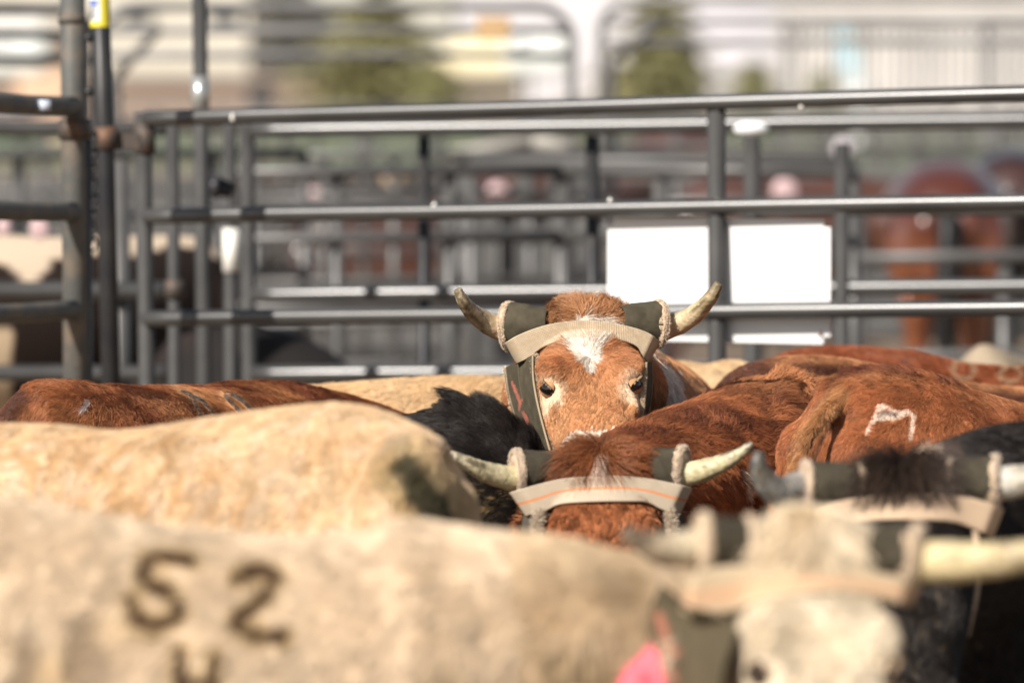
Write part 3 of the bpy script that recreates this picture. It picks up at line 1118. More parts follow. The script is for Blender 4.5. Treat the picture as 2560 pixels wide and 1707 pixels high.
def steer_focus():
    H = Head(P(1461, 806, 11.42), 55, yaw=2.5, roll=-2.5)
    parts, top, lat, tan = trunk_pieces([P(1600, 960, 13.45), P(1590, 915, 13.3), P(1585, 890, 13.05), P(1565, 880, 12.6), P(1535, 872, 12.2), P(1510, 868, 11.95)], wide=.98)
    parts += H.pieces()
    parts.append(neck_pieces([H.w((0, .03, -.11)), H.w((0, -.10, -.20)), tuple(P(1500, 1080, 11.9)), tuple(P(1515, 1120, 12.1))], [.09, .12, .17, .2], 1.25))

    def colour(p, nn):
        px, py, d = to_px(p)
        q = H.c(p)
        onhead = (np.abs(q[:, 0]) < .2) & (q[:, 1] > -.07) & (q[:, 1] < .5) & (q[:, 2] > -.26)
        n = vnoise(p, .03, 2)
        c = tile(ORANGE, len(p)) * (1 + .10 * n)[:, None]
        c = mixc(c, RED * 1.1, .25 * smooth(-.2, .7, vnoise(p, (.07, .07, .07), 8)))
        c = np.where((onhead & (q[:, 1] < .19))[:, None], mixc(c, RED * 1.05, .28 * smooth(.19, .13, q[:, 1])), c)
        # body: darker hip, white shoulder patch
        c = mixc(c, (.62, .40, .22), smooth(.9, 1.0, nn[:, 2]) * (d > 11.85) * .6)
        j = vnoise(p, .04, 5) * 12 + vnoise(p, .012, 6) * 7
        patch = (d > 11.6) & (px > 1560) & (px < 1684 + j + (py - 900) * .30) & (py > 905 - j * .4 - (1640 - px) * .5) & (py < 1180)
        c = np.where(patch[:, None], WHITE[None], c)
        patch2 = (d > 11.6) & (px > 1560) & (px < 1655 + j) & (py > 884) & (py < 897 + j * .2)
        c = np.where(patch2[:, None], np.array((.78, .6, .45))[None], c)
        # head
        x, s = q[:, 0], q[:, 1]
        jj = vnoise(p, .02, 9) * .006 + vnoise(p, .006, 10) * .005
        star = onhead & (np.abs(x + .003) + jj < np.interp(s, [.02, .055, .085, .10, .125, .155, .175, .18], [.050, .045, .036, .031, .023, .011, .004, 0.0])) & (s < .18)
        lam = onhead & (s < .020 + jj * 1.4) & (s > -.035) & (np.abs(x) < .085)
        c = np.where((onhead & (s > .020) & (s < .075) & (np.abs(x) < .078 + jj * 2))[:, None], WHITE[None] * 1.02, c)
        c = np.where(star[:, None], WHITE[None] * 1.05, c)
        c = np.where(lam[:, None], (ORANGE * .92)[None], c)
        # pale rings round the eyes, pale muzzle, pink nose
        de = np.minimum(np.linalg.norm(q - np.array((.084, .200, -.028)), axis=1), np.linalg.norm(q - np.array((-.084, .200, -.028)), axis=1))
        c = np.where(onhead[:, None], mixc(c, (.74, .56, .38), .95 * smooth(.052, .028, de + jj)), c)
        c = np.where(onhead[:, None], mixc(c, (.62, .34, .16), .55 * smooth(.24, .36, s) * smooth(.2, -.5, n)), c)
        c = np.where((onhead & (s > .318 + jj * 1.5 + .03 * np.abs(x) / .05 * 0))[:, None], np.array((.80, .68, .55))[None], c)
        c = np.where((onhead & (s > .350 + jj * .5))[:, None], np.array((.72, .36, .28))[None], c)
        dn = np.minimum(np.hypot(q[:, 0] - .042, q[:, 1] - .405), np.hypot(q[:, 0] + .042, q[:, 1] - .405))
        c = np.where((onhead & (dn < .013))[:, None], np.array((.12, .03, .02))[None], c)
        return c

    def hd(p):
        q = H.c(p)
        return (q[:, 1] > -.06) & (q[:, 1] < .5) & (np.abs(q[:, 0]) < .13) & (q[:, 2] > -.25)

    def flow(p, nn):
        b = body_flow((.1, 1, 0))(p, nn)
        h = head_flow(H, p)
        q = H.c(p)
        lam = (q[:, 1] < .045)
        rad = norm(np.stack([q[:, 0] * 2.0 + .03 * vnoise(p, .01, 71), (q[:, 1] - .022) * 1.0 + .015 * vnoise(p, .012, 72), np.zeros(len(q))], 1))
        h2 = norm(rad @ H.B)
        h = np.where(lam[:, None], h2, h)
        return np.where(hd(p)[:, None], h, b)

    def length(p, nn):
        q = H.c(p)
        s = q[:, 1]
        L = np.interp(s, [-.06, -.03, .0, .028, .05, .09, .14, .2, .3, .345, .347], [.034, .040, .040, .020, .012, .016, .017, .012, .006, .005, .0])
        ax = np.abs(q[:, 0])
        star_up = (ax < .04) & (s > .075) & (s < .11)
        L = np.where(star_up, .030, L)
        L = L * np.where(s < .045, smooth(.135, .10, ax) * (.75 + .5 * np.abs(vnoise(p, .015, 77))), 1)
        de = np.minimum(np.linalg.norm(q - np.array((.0805, .190, -.0235)), axis=1), np.linalg.norm(q - np.array((-.0805, .190, -.0235)), axis=1))
        L = np.where(de < .0195, 0.0, np.where(de < .032, .005, L))
        return np.where(hd(p), L, .02)

    def lift(p, nn):
        s = H.c(p)[:, 1]
        return np.where(hd(p), np.interp(s, [-.06, -.01, .025, .05, .075, .12, .2, .4], [.95, .90, .65, .2, .42, .36, .24, .15]), .3)

    root, body, bvh, V, T, N = build_steer(
        'steer', 'orange brown steer facing the camera with a white forehead star and padded horn wraps', parts, colour,
        voxel=.0075, iters=6, density=620000, flow=flow, length_fn=length, lift_fn=lift, rad=.00046, clump=.010, pull=lambda p: np.where(H.c(p)[:, 1] < .04, .6, .5), wob=lambda p: np.where(H.c(p)[:, 1] < .04, 1.3, .32),
        frame=(1150, 1900, 640, 1300), seed=21, hue=.36, group='steers crowded in the pen')
    eye_part(H, root, -1, (.0805, .190, -.0235))
    eye_part(H, root, 1, (.0805, .190, -.0235))
    horn_part(root, [P(1310, 822, 11.435), P(1268, 826, 11.445), P(1228, 812, 11.435), P(1190, 788, 11.41), P(1162, 758, 11.37), P(1143, 724, 11.36)],
              [.0245, .0245, .0225, .0185, .0135, .0085], (.62, .40, .27), (.52, .40, .24), (.17, .13, .07), 3)
    horn_part(root, [P(1622, 822, 11.435), P(1662, 820, 11.445), P(1706, 805, 11.435), P(1745, 778, 11.41), P(1778, 742, 11.37), P(1798, 708, 11.36)],
              [.0245, .0240, .0220, .0185, .0135, .0085], (.62, .44, .28), (.60, .46, .27), (.17, .13, .07), 5)
    cuff_part(root, P(1378, 812, 11.41), P(1276, 816, 11.44), .034, .0470, 1)
    cuff_part(root, P(1548, 806, 11.41), P(1641, 810, 11.44), .034, .0465, 2)

    def web(v, u, t, px, py):
        c = tile((.56, .44, .30), len(v)) * (1 + .12 * vnoise(v, .02, 3) + .14 * vnoise(v, .004, 4))[:, None]
        c = mixc(c, (.62, .36, .10), .55 * smooth(.035, .0, np.abs(t - .42 - .01 * vnoise(v, .02, 8))))
        return mixc(c, (.30, .22, .14), .5 * smooth(.06, .0, np.minimum(u, 1 - u)))
    ribbon('forehead_strap', [(1262, 857), (1294, 838), (1342, 819), (1391, 807), (1455, 801), (1520, 805), (1585, 819), (1623, 833), (1650, 853)],
           [(1292, 910), (1324, 894), (1358, 868), (1407, 849), (1455, 842), (1520, 843), (1585, 862), (1604, 885), (1618, 910)],
           72, 16, bvh, 11.36, .013, M_WEB, root, web, thick=.0035, uvs=(9, 1), clip=.12, side=11.365)

    strokes = [([(1288, 965), (1294, 985), (1303, 1008)], 5), ([(1300, 1022), (1303, 1005), (1306, 997)], 4), ([(1311, 1032), (1318, 1045), (1321, 1060)], 6),
               ([(1282, 955), (1290, 978)], 4)]

    def felt(v, u, t, px, py):
        c = tile((.095, .080, .053), len(v)) * (1 + .28 * vnoise(v, .015, 3) + .15 * vnoise(v, .004, 4))[:, None]
        for l, r in strokes:
            c = mixc(c, (.55, .17, .12), .75 * smooth(r, r * .4, seg_dist(px, py, l) + 2 * vnoise(v, .004, 5)))
        e = np.minimum(t, 1 - t)
        c = mixc(c, (.45, .36, .24), .8 * smooth(.035, .0, e))
        return mixc(c, (.20, .17, .12), .6 * smooth(.008, 0, np.abs(t - .45 - .02 * u)))
    le = [(1266, 918, 11.475), (1270, 950, 11.47), (1277, 990, 11.465), (1292, 1043, 11.45), (1308, 1080, 11.44), (1326, 1110, 11.43)]
    ri = [(1333, 888, 11.335), (1333, 925, 11.325), (1336, 960, 11.31), (1345, 1010, 11.29), (1360, 1070, 11.27), (1376, 1128, 11.25)]
    ribbon('cheek_flap', le, ri, 50, 34, bvh, 11.4, 0, M_FELT, root, felt, thick=.004, uvs=(1.6, .9))
    le2 = [(x - 2, y + 2, d + .012) for x, y, d in le[:-1]] + [(1345, 1135, 11.44)]
    ri2 = [(x + (5 if y < 940 else 9), y + (8 if y > 1100 else 0), d + .010) for x, y, d in ri]
    o, gv = ribbon('flap_lining', le2, ri2, 40, 12, bvh, 11.4, 0, M_LINING, root, lambda v, u, t, px, py: tile((.6, .48, .34), len(v)), thick=.008)
    fuzz('lining_fibres', gv[:, -1], 3200, .004, .005, root, (.66, .53, .38), 7, .0004)
    fuzz('lining_fibres', gv[:, 0], 1800, .003, .004, root, (.66, .53, .38), 8, .0004)
    le = [(1616, 905, 11.30), (1614, 960, 11.29), (1610, 1010, 11.28), (1602, 1060, 11.27)]
    ri = [(1629, 905, 11.45), (1630, 960, 11.44), (1625, 1010, 11.43), (1618, 1060, 11.42)]
    ribbon('cheek_flap', le, ri, 26, 8, bvh, 11.4, 0, M_FELT, root, felt, thick=.004, uvs=(1.6, .5))
    le = [(1610, 915, 11.30), (1608, 960, 11.29), (1604, 1010, 11.28), (1596, 1060, 11.27)]
    ri = [(1618, 915, 11.42), (1618, 960, 11.41), (1614, 1010, 11.40), (1606, 1060, 11.39)]
    o, gv = ribbon('flap_lining', le, ri, 26, 8, bvh, 11.4, 0, M_LINING, root, lambda v, u, t, px, py: tile((.6, .48, .34), len(v)), thick=.004)
    fuzz('lining_fibres', gv[:, 0], 1200, .003, .004, root, (.66, .53, .38), 9, .0004)
    # ear twine
    v, f = tube(spline([tuple(P(1289, 1018, 11.50)), tuple(P(1287, 1042, 11.49)), tuple(P(1284, 1072, 11.48))], 10), [.0016] * 2 + [.0028] * 6 + [.001] * 2, n=8)
    mesh_np('ear_twine', v, f, M_TAG, root)


def steer_front_red():
    H = Head(P(1505, 1186, 10.46), 50, yaw=0, roll=-1)
    parts, top, lat, tan = trunk_pieces([P(2950, 1080, 13.6), P(2800, 1010, 13.4), P(2500, 985, 12.9), P(2250, 975, 12.4), P(2080, 960, 11.95), P(1972, 938, 11.6)], wide=.95)
    parts += H.pieces(poll=(.075, .05, .030))
    parts.append(neck_pieces([H.w((0, .05, -.15)), tuple(P(1545, 1295, 10.75)), tuple(P(1680, 1268, 11.05)), tuple(P(1820, 1262, 11.35)), tuple(P(1930, 1240, 11.7)), tuple(P(2060, 1245, 12.0))],
                             [.10, .125, .155, .19, .215, .215], 1.12))

    def colour(p, nn):
        px, py, d = to_px(p)
        q = H.c(p)
        onhead = (np.abs(q[:, 0]) < .14) & (q[:, 1] > -.05) & (q[:, 1] < .5) & (q[:, 2] > -.25)
        n = vnoise(p, .05, 12)
        c = tile(RED * .82, len(p)) * (1 + .14 * n)[:, None]
        c = mixc(c, RED_DK * .75, .7 * smooth(.0, .6, vnoise(p, (.08, .08, .05), 18) + .5 * smooth(1150, 1000, px * 0 + py)) * (px < 1950))
        c = mixc(c, (.50, .22, .09), .8 * smooth(1700, 1900, px) * smooth(1030, 930, py))
        c = np.where((seg_dist(px, py, [(1843, 1175), (1852, 1205), (1858, 1225)]) + 5 * vnoise(p, .008, 3) < 9)[:, None], np.array((.8, .66, .52))[None], c)
        c = np.where(onhead[:, None], tile(RED * .72, len(p)) * (1 + .15 * n)[:, None], c)
        lk = onhead & (np.abs(q[:, 0] + .006) + .006 * vnoise(p, .01, 4) < .006) & (q[:, 1] < .03) & (q[:, 1] > -.0)
        c = np.where(lk[:, None], np.array((.62, .44, .34))[None], c)
        return c

    def hd(p):
        q = H.c(p)
        return (q[:, 1] > -.05) & (q[:, 1] < .5) & (np.abs(q[:, 0]) < .13) & (q[:, 2] > -.25)

    def flow(p, nn):
        b = norm(np.array((.45, .5, 0))[None] + np.array((0, 0, -1.0)) * (1 - np.clip(nn[:, 2], 0, 1))[:, None] + .5 * vvec(p, .12, 4))
        q = H.c(p)
        h = head_flow(H, p, (0, -.02))
        rad = norm(np.stack([q[:, 0] * 1.2 + .02 * vnoise(p, .02, 61), (q[:, 1] + .012) + .03 * vnoise(p, .02, 62) + .01, np.zeros(len(q))], 1)) @ H.B
        h = np.where((q[:, 1] < .05)[:, None], rad, h)
        return np.where(hd(p)[:, None], h, b)

    def length(p, nn):
        q = H.c(p)
        s = q[:, 1]
        px, py, _ = to_px(p)
        L = np.interp(s, [-.06, -.03, .0, .03, .06, .1, .2, .4], [.04, .065, .07, .07, .018, .016, .012, .01]) * np.where(s < .05, smooth(.115, .08, np.abs(q[:, 0])) * (.55 + .6 * np.abs(vnoise(p, .02, 5))), 1)
        b = .026 + .012 * smooth(1950, 1700, px) + .018 * np.exp(-((px - 1948) / 22) ** 2) * (nn[:, 2] > .5)
        return np.where(hd(p), L, b)

    def lift(p, nn):
        s = H.c(p)[:, 1]
        px, py, _ = to_px(p)
        return np.where(hd(p), np.interp(s, [-.06, 0, .03, .1], [.9, .75, .45, .3]), .45 + .4 * np.exp(-((px - 1945) / 25) ** 2))

    root, body, bvh, V, T, N = build_steer(
        'steer', 'shaggy dark red steer with an orange striped strap, in front of the white starred one', parts, colour,
        voxel=.010, iters=7, density=330000, flow=flow, length_fn=length, lift_fn=lift, rad=.00055, clump=.016, pull=lambda p: np.where(H.c(p)[:, 1] < .05, .8, .55), wob=.5,
        frame=(1150, 2150, 860, 1420), seed=31, hue=.5, group='steers crowded in the pen')
    horn_part(root, [P(1310, 1192, 10.46), P(1276, 1194, 10.45), P(1228, 1184, 10.43), P(1185, 1166, 10.41), P(1150, 1146, 10.40), P(1124, 1134, 10.40)],
              [.0225, .0225, .020, .0155, .0105, .0075], (.66, .56, .32), (.58, .50, .30), (.13, .12, .09), 13)
    horn_part(root, [P(1690, 1184, 10.46), P(1722, 1184, 10.45), P(1768, 1172, 10.43), P(1815, 1153, 10.41), P(1856, 1129, 10.40), P(1882, 1110, 10.40)],
              [.0225, .0225, .020, .0155, .0105, .0080], (.70, .60, .36), (.60, .52, .30), (.12, .11, .10), 15)
    cuff_part(root, P(1402, 1172, 10.48), P(1298, 1178, 10.46), .033, .0395, 5, colour=(.078, .066, .046), fleece=(.66, .54, .42))
    cuff_part(root, P(1608, 1166, 10.48), P(1700, 1170, 10.46), .033, .0395, 6, colour=(.078, .066, .046), fleece=(.66, .54, .42))

    def web(v, u, t, px, py):
        c = tile((.56, .46, .34), len(v)) * (1 + .06 * vnoise(v, .02, 3) + .06 * vnoise(v, .004, 4))[:, None]
        return mixc(c, (.80, .26, .08), .9 * smooth(.045, .02, np.abs(t - .50)))
    ribbon('forehead_strap', [(1274, 1231), (1330, 1214), (1401, 1197), (1473, 1190), (1544, 1189), (1616, 1195), (1687, 1208), (1730, 1219)],
           [(1314, 1289), (1359, 1279), (1401, 1260), (1473, 1254), (1580, 1253), (1623, 1258), (1660, 1275), (1700, 1281)],
           64, 24, bvh, 10.40, .016, M_WEB, root, web, thick=.0035, uvs=(9, 1), clip=.12, side=10.405)

    def felt(v, u, t, px, py):
        return tile((.11, .095, .07), len(v)) * (1 + .2 * vnoise(v, .015, 3))[:, None]
    for le, ri in (([(1308, 1282, 10.50), (1306, 1330, 10.49), (1322, 1400, 10.48)], [(1352, 1276, 10.36), (1340, 1330, 10.34), (1345, 1400, 10.33)]),
                   ([(1676, 1276, 10.36), (1680, 1330, 10.34), (1676, 1400, 10.33)], [(1708, 1280, 10.50), (1710, 1330, 10.49), (1700, 1400, 10.48)])):
        o, gv = ribbon('cheek_flap', le, ri, 24, 12, bvh, 10.4, 0, M_FELT, root, felt, thick=.004, uvs=(1.2, .6))
        edge = gv[:, -1] if le[0][0] < 1500 else gv[:, 0]
        v, f = tube(edge + np.array([0, .004, 0]), .007, n=8)
        lin = mesh_np('flap_lining', v, f, M_LINING, o)
        fuzz('lining_fibres', edge, 1600, .006, .007, o, (.54, .44, .33), 4, .0005)


def steer_brand_m():
    parts, top, lat, tan = trunk_pieces([P(2062, 1040, 10.87), P(2080, 985, 10.88), P(2120, 950, 10.9), P(2200, 930, 10.95), P(2300, 944, 11.0), P(2400, 970, 11.05),
                                         P(2560, 1012, 11.15), P(2800, 1040, 11.3), P(3150, 1010, 11.5), P(3400, 1020, 11.6)], wide=.98)
    parts += hidden_head(top[-1], tan[-1])
    tail = spline([tuple(P(2125, 990, 10.90)), tuple(P(2060, 1035, 10.80)), tuple(P(2018, 1095, 10.76)), tuple(P(1998, 1160, 10.74)), tuple(P(1982, 1260, 10.62)), tuple(P(1985, 1500, 10.62))], 24)
    parts.append(tube(tail, np.interp(np.linspace(0, 1, 24), [0, .3, .7, 1], [.018, .015, .014, .010]), n=14))
    brand = [(2172, 1082), (2184, 1058), (2193, 1038), (2200, 1016), (2218, 1013), (2242, 1028), (2258, 1032), (2273, 1026), (2286, 1035), (2281, 1062), (2275, 1094)]
    fill = [(2200, 1035), (2222, 1030), (2240, 1038)]
    lump = [(2196, 1042), (2240, 1046), (2260, 1036)]

    def colour(p, nn):
        px, py, d = to_px(p)
        n = vnoise(p, .06, 22)
        c = tile(RED * .86, len(p)) * (1 + .10 * n)[:, None]
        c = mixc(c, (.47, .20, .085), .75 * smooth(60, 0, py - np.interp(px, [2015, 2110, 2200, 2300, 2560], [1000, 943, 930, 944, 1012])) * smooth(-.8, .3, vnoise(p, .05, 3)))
        c = mixc(c, RED_DK, .4 * smooth(.15, .8, vnoise(p, (.09, .09, .03), 19)))
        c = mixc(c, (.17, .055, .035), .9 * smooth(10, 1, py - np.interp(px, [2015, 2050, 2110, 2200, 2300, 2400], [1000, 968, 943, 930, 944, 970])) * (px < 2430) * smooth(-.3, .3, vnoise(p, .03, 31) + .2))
        tl = seg_dist(px, py, [(2110, 985), (2055, 1035), (2012, 1090), (1992, 1160), (1984, 1260)])
        c = mixc(c, (.42, .22, .09), .65 * smooth(34, 16, tl))
        c = mixc(c, (.10, .045, .02), .85 * smooth(7, 2, seg_dist(px, py, [(2100, 1022), (2062, 1075), (2040, 1130), (2028, 1190), (2025, 1260)])))  # crease shade beside the tail, painted into the coat
        dd = seg_dist(px, py, brand) + 2.2 * vnoise(p, .006, 7)
        c = mixc(c, (.64, .49, .38), smooth(8.0, 5.5, np.minimum(dd, seg_dist(px, py, lump) + 2 * vnoise(p, .005, 8))))
        inner = smooth(8, 5, seg_dist(px, py, fill) + 3 * vnoise(p, .004, 9))
        c = mixc(c, (.22, .18, .15), .85 * inner)
        c = mixc(c, (.55, .25, .2), .5 * smooth(4, 2, dd) * smooth(0, .4, vnoise(p, .006, 17)))
        return c

    def flow(p, nn):
        v = body_flow((-.55, 0, 0), .8)(p, nn)
        px, py, d = to_px(p)
        tl = smooth(45, 20, seg_dist(px, py, [(2110, 985), (2055, 1035), (2012, 1090), (1992, 1160), (1984, 1260)]))
        return v * (1 - tl[:, None]) + np.array((-.5, -.1, -1.2)) * tl[:, None]

    def brandd(p):
        px, py, _ = to_px(p)
        return np.minimum(np.minimum(seg_dist(px, py, brand), seg_dist(px, py, fill)), seg_dist(px, py, lump))

    def length(p, nn):
        px, py, _ = to_px(p)
        ridge = smooth(14, 2, py - np.interp(px, [2015, 2050, 2110, 2200, 2300, 2400], [1000, 968, 943, 930, 944, 970])) * (px < 2420) * (px > 2020)
        tl = smooth(45, 20, seg_dist(px, py, [(2110, 985), (2055, 1035), (2012, 1090), (1992, 1160), (1984, 1260)]))
        L = .016 + .014 * ridge * smooth(-.3, .5, vnoise(p, .02, 4)) + .003 * tl
        return np.where(brandd(p) < 9.5, .0035, L)

    def lift(p, nn):
        px, py, _ = to_px(p)
        ridge = smooth(14, 2, py - np.interp(px, [2015, 2050, 2110, 2200, 2300, 2400], [1000, 968, 943, 930, 944, 970])) * (px < 2420)
        return .28 + .45 * ridge
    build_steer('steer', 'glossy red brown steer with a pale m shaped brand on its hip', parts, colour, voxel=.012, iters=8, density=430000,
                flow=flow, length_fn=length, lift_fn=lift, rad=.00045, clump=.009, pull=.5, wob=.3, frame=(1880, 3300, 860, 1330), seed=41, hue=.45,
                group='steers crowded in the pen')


def simple_steer(label, pts, colour, flowdir, frame, density=200000, length=.016, rad=.0006, seed=50, lift=.3, wide=1.0, hidden=True, extra=None,
                 gloss=False, voxel=.016, length_fn=None, lift_fn=None, clump=.014, pull=.4, wob=.35, down=.8, iters=8, flow=None, hue=.22, drop=.45, side=0.0, tail_r=.022, name='steer',
                 cat='steer', group='steers crowded in the pen'):
    parts, top, lat, tan = trunk_pieces([P(*q) for q in pts], wide=wide)
    if hidden:
        parts += hidden_head(top[-1], tan[-1], drop=drop, side=side)
    if extra:
        parts += extra(top, lat, tan)
    # tail
    tp = top[0]
    b = -tan[0]
    q = spline([tuple(top[2] + np.array([0, 0, -.02])), tuple(tp + b * .02 + np.array([0, 0, -.05])), tuple(tp + b * .03 + np.array([0, 0, -.25])), tuple(tp + b * .03 + np.array([0, 0, -.6]))], 14)
    parts.append(tube(q, np.interp(np.linspace(0, 1, 14), [0, .3, 1], [tail_r, tail_r, tail_r * .9]), n=12))
    return build_steer(name, label, parts, colour, voxel=voxel, iters=iters, density=density, flow=flow or body_flow(flowdir, down), length=length,
                       lift=lift, rad=rad, frame=frame, seed=seed, gloss=gloss, length_fn=length_fn, lift_fn=lift_fn, clump=clump, pull=pull, wob=wob,
                       group=group, hue=hue, cat=cat)


def flat_colour(c, c2, size=.08, seed=1, amt=.7, fine=.08):
    def f(p, nn):
        o = mixc(tile(c, len(p)), c2, amt * smooth(-.3, .6, vnoise(p, size, seed)))
        return o * (1 + fine * vnoise(p, .02, seed + 1))[:, None]
    return f


def rest_of_herd():
    # red steer at the left with a dark brand on its back
    b1 = [(458, 980), (476, 984)]
    b2 = [(479, 991), (506, 1000), (524, 1018), (536, 1039), (530, 1048), (509, 1048), (497, 1020), (488, 1003)]
    b3 = [(567, 991), (583, 1009), (607, 1038)]
    b4 = [(567, 991), (589, 990), (610, 1003), (640, 1036)]

    def c8(p, nn):
        px, py, d = to_px(p)
        c = mixc(tile(RED * .66, len(p)), (.42, .18, .07), .7 * smooth(.0, .7, vnoise(p, (.12, .12, .05), 4) + .35 * (px > 420)))
        c = mixc(c, RED_DK, .7 * smooth(.1, .7, vnoise(p, (.10, .1, .04), 9)))
        c = mixc(c, (.08, .03, .02), .85 * smooth(40, 10, seg_dist(px, py, [(5, 1080), (30, 1020), (60, 990)])))
        dd = np.min([seg_dist(px, py, b) for b in (b1, b2, b3, b4)], axis=0) + 1.5 * vnoise(p, .006, 3)
        c = mixc(c, (.52, .27, .12), .6 * smooth(13, 8, dd))
        c = mixc(c, (.085, .075, .065), .95 * smooth(6.5, 4.5, dd))
        c = mixc(c, (.62, .60, .60), .8 * smooth(5.5, 3, seg_dist(px, py, [(222, 1003), (216, 1014), (205, 1024)])))
        return c

    def l8(p, nn):
        px, py, _ = to_px(p)
        dd = np.min([seg_dist(px, py, b) for b in (b1, b2, b3, b4)], axis=0)
        return np.where(dd < 7, .003, .016 + .014 * smooth(.9, 1, nn[:, 2]) * smooth(0, .5, vnoise(p, .03, 2)))
    def x8(top, lat, tan):
        return [neck_pieces([tuple(P(720, 1205, 12.1)), tuple(P(800, 1218, 12.15)), tuple(P(900, 1220, 12.2)), tuple(P(1000, 1250, 12.2)), tuple(P(1080, 1330, 12.1))], [.19, .19, .17, .15, .12], 1.1)]
    simple_steer('red brown steer with dark numerals branded on its back, in front of the gate post',
                 [(55, 1010, 11.25), (78, 975, 11.27), (130, 953, 11.3), (300, 967, 11.5), (480, 970, 11.75), (600, 958, 11.95), (700, 955, 12.1), (800, 972, 12.2)],
                 c8, (-.5, -.3, 0), (-160, 1080, 880, 1180), density=400000, length_fn=l8, extra=x8, rad=.00048, seed=51, clump=.009, wob=.28, hue=.42, voxel=.013, drop=.3)
    # tan steer, second from the front
    muck = [(1010, 1165), (1040, 1195), (1070, 1235), (1100, 1290), (1085, 1330)]

    def c9(p, nn):
        px, py, d = to_px(p)
        c = mixc(tile((.73, .53, .32), len(p)), (.54, .30, .12), .55 * smooth(-.3, .7, vnoise(p, (.028, .028, .16), 4) + .5 * smooth(500, 150, px) - .1))
        c = mixc(c, (.80, .65, .49), .6 * smooth(-.1, .6, vnoise(p, (.018, .018, .12), 14)))
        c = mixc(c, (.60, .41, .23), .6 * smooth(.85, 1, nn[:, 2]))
        m = seg_dist(px, py, muck) + 14 * vnoise(p, .02, 5)
        c = mixc(c, (.38, .28, .12), .6 * smooth(95, 45, m))
        c = mixc(c, (.035, .030, .012), .95 * smooth(52, 24, m))
        c = mixc(c, (.30, .24, .10), .6 * smooth(.1, .7, vnoise(p, .05, 6)) * smooth(1240, 1330, py) * (px > 700))
        return c

    def x9(top, lat, tan):
        v = []
        v.append(ellipsoid(tuple(P(1012, 1345, 9.04)), (.085, .10, .18)))
        return v
    simple_steer('pale tan steer with a muck stained rump behind the branded white one',
                 [(1082, 1165, 9.18), (1058, 1104, 9.18), (1015, 1066, 9.2), (945, 1036, 9.22), (830, 1012, 9.26), (600, 1037, 9.32), (300, 1081, 9.42), (150, 1069, 9.46),
                  (0, 1064, 9.5), (-250, 1072, 9.58), (-500, 1050, 9.6)],
                 c9, (.5, 0, 0), (-160, 1300, 950, 1400), density=260000, length=.022, rad=.0007, seed=61, clump=.018, extra=x9, wob=.4, lift=.3)
    # cream steer far behind on the left of the starred one
    simple_steer('cream steer standing crosswise behind the black one and the starred one',
                 [(560, 1010, 12.7), (620, 985, 12.7), (760, 975, 12.7), (930, 962, 12.7), (1060, 953, 12.7), (1200, 950, 12.7), (1320, 958, 12.7), (1500, 960, 12.7), (1700, 968, 12.7), (1790, 950, 12.7)][::-1][1:],
                 flat_colour((.68, .47, .26), (.60, .37, .17), (.1, .1, .03), 3, .5), (.5, 0, 0), (500, 1700, 880, 1200), density=120000, length=.032, rad=.0009, seed=71, lift=.45)
    # black steer with a bristling neck
    top7 = [(985, 1038), (1060, 1026), (1130, 1008), (1200, 1018), (1255, 1056), (1310, 1116), (1360, 1180)]

    def rid7(px, py): return py - np.interp(px, [q[0] for q in top7], [q[1] for q in top7])

    def c7(p, nn):
        px, py, d = to_px(p)
        c = tile(BLACK * 1.25, len(p)) * (1 + .3 * vnoise(p, .02, 3))[:, None]
        st = smooth(.35, .6, vnoise(p, .006, 5)) * smooth(1150, 1240, py) * smooth(.0, .4, vnoise(p, .05, 6) + .3)
        return mixc(c, (.32, .22, .10), .9 * st)

    def l7(p, nn):
        px, py, _ = to_px(p)
        r = rid7(px, py)
        return .020 + .008 * (px > 1120) + .036 * smooth(40, 14, r) * (px > 1135) * smooth(-.5, .4, vnoise(p, .035, 8) + .35 * (px < 1230))

    def li7(p, nn):
        px, py, _ = to_px(p)
        return .3 + 1.3 * smooth(48, 18, rid7(px, py)) * (px > 1100)

    def f7(p, nn):
        px, py, _ = to_px(p)
        v = np.array((-.9, .3, 0))[None] * (0.5 + np.clip(nn[:, 2], 0, 1))[:, None] + np.array((0, 0, -1.0))[None] * smooth(40, 260, rid7(px, py))[:, None]
        return v + .7 * vvec(p, .12, 44)

    def x7(top, lat, tan):
        w = top[-1]
        return [neck_pieces([tuple(P(1105, 1270, 10.98)), tuple(P(1160, 1292, 10.88)), tuple(P(1203, 1352, 10.8)), tuple(P(1280, 1468, 10.7))], [.19, .165, .145, .12], 1.05),
                tube(spline([tuple(P(1270, 1460, 10.7)), tuple(P(1340, 1660, 10.5)), tuple(P(1390, 1860, 10.3))], 8), [.09, .11, .11, .10, .085, .07, .065, .05], n=16)]
    simple_steer('black steer with a bristling dusty neck beside the starred one',
                 [(-300, 1160, 11.75), (-220, 1110, 11.7), (0, 1075, 11.6), (300, 1070, 11.45), (650, 1060, 11.3), (850, 1052, 11.15), (985, 1044, 11.05), (1060, 1034, 11.0), (1150, 1022, 10.95)],
                 c7, (-1, 0, 0), (880, 1420, 930, 1400), density=400000, length_fn=l7, lift_fn=li7, rad=.0006, seed=81, hidden=False, extra=x7, gloss=True, clump=.012,
                 pull=.65, wob=.42, flow=f7, voxel=.012, hue=.5)

    # two red backs behind the branded one
    def c4(p, nn):
        px, py, d = to_px(p)
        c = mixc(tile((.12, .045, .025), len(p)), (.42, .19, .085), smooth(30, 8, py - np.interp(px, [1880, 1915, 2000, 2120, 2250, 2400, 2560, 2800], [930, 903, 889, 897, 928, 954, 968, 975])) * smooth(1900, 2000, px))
        return c * (1 + .12 * vnoise(p, .05, 3))[:, None]
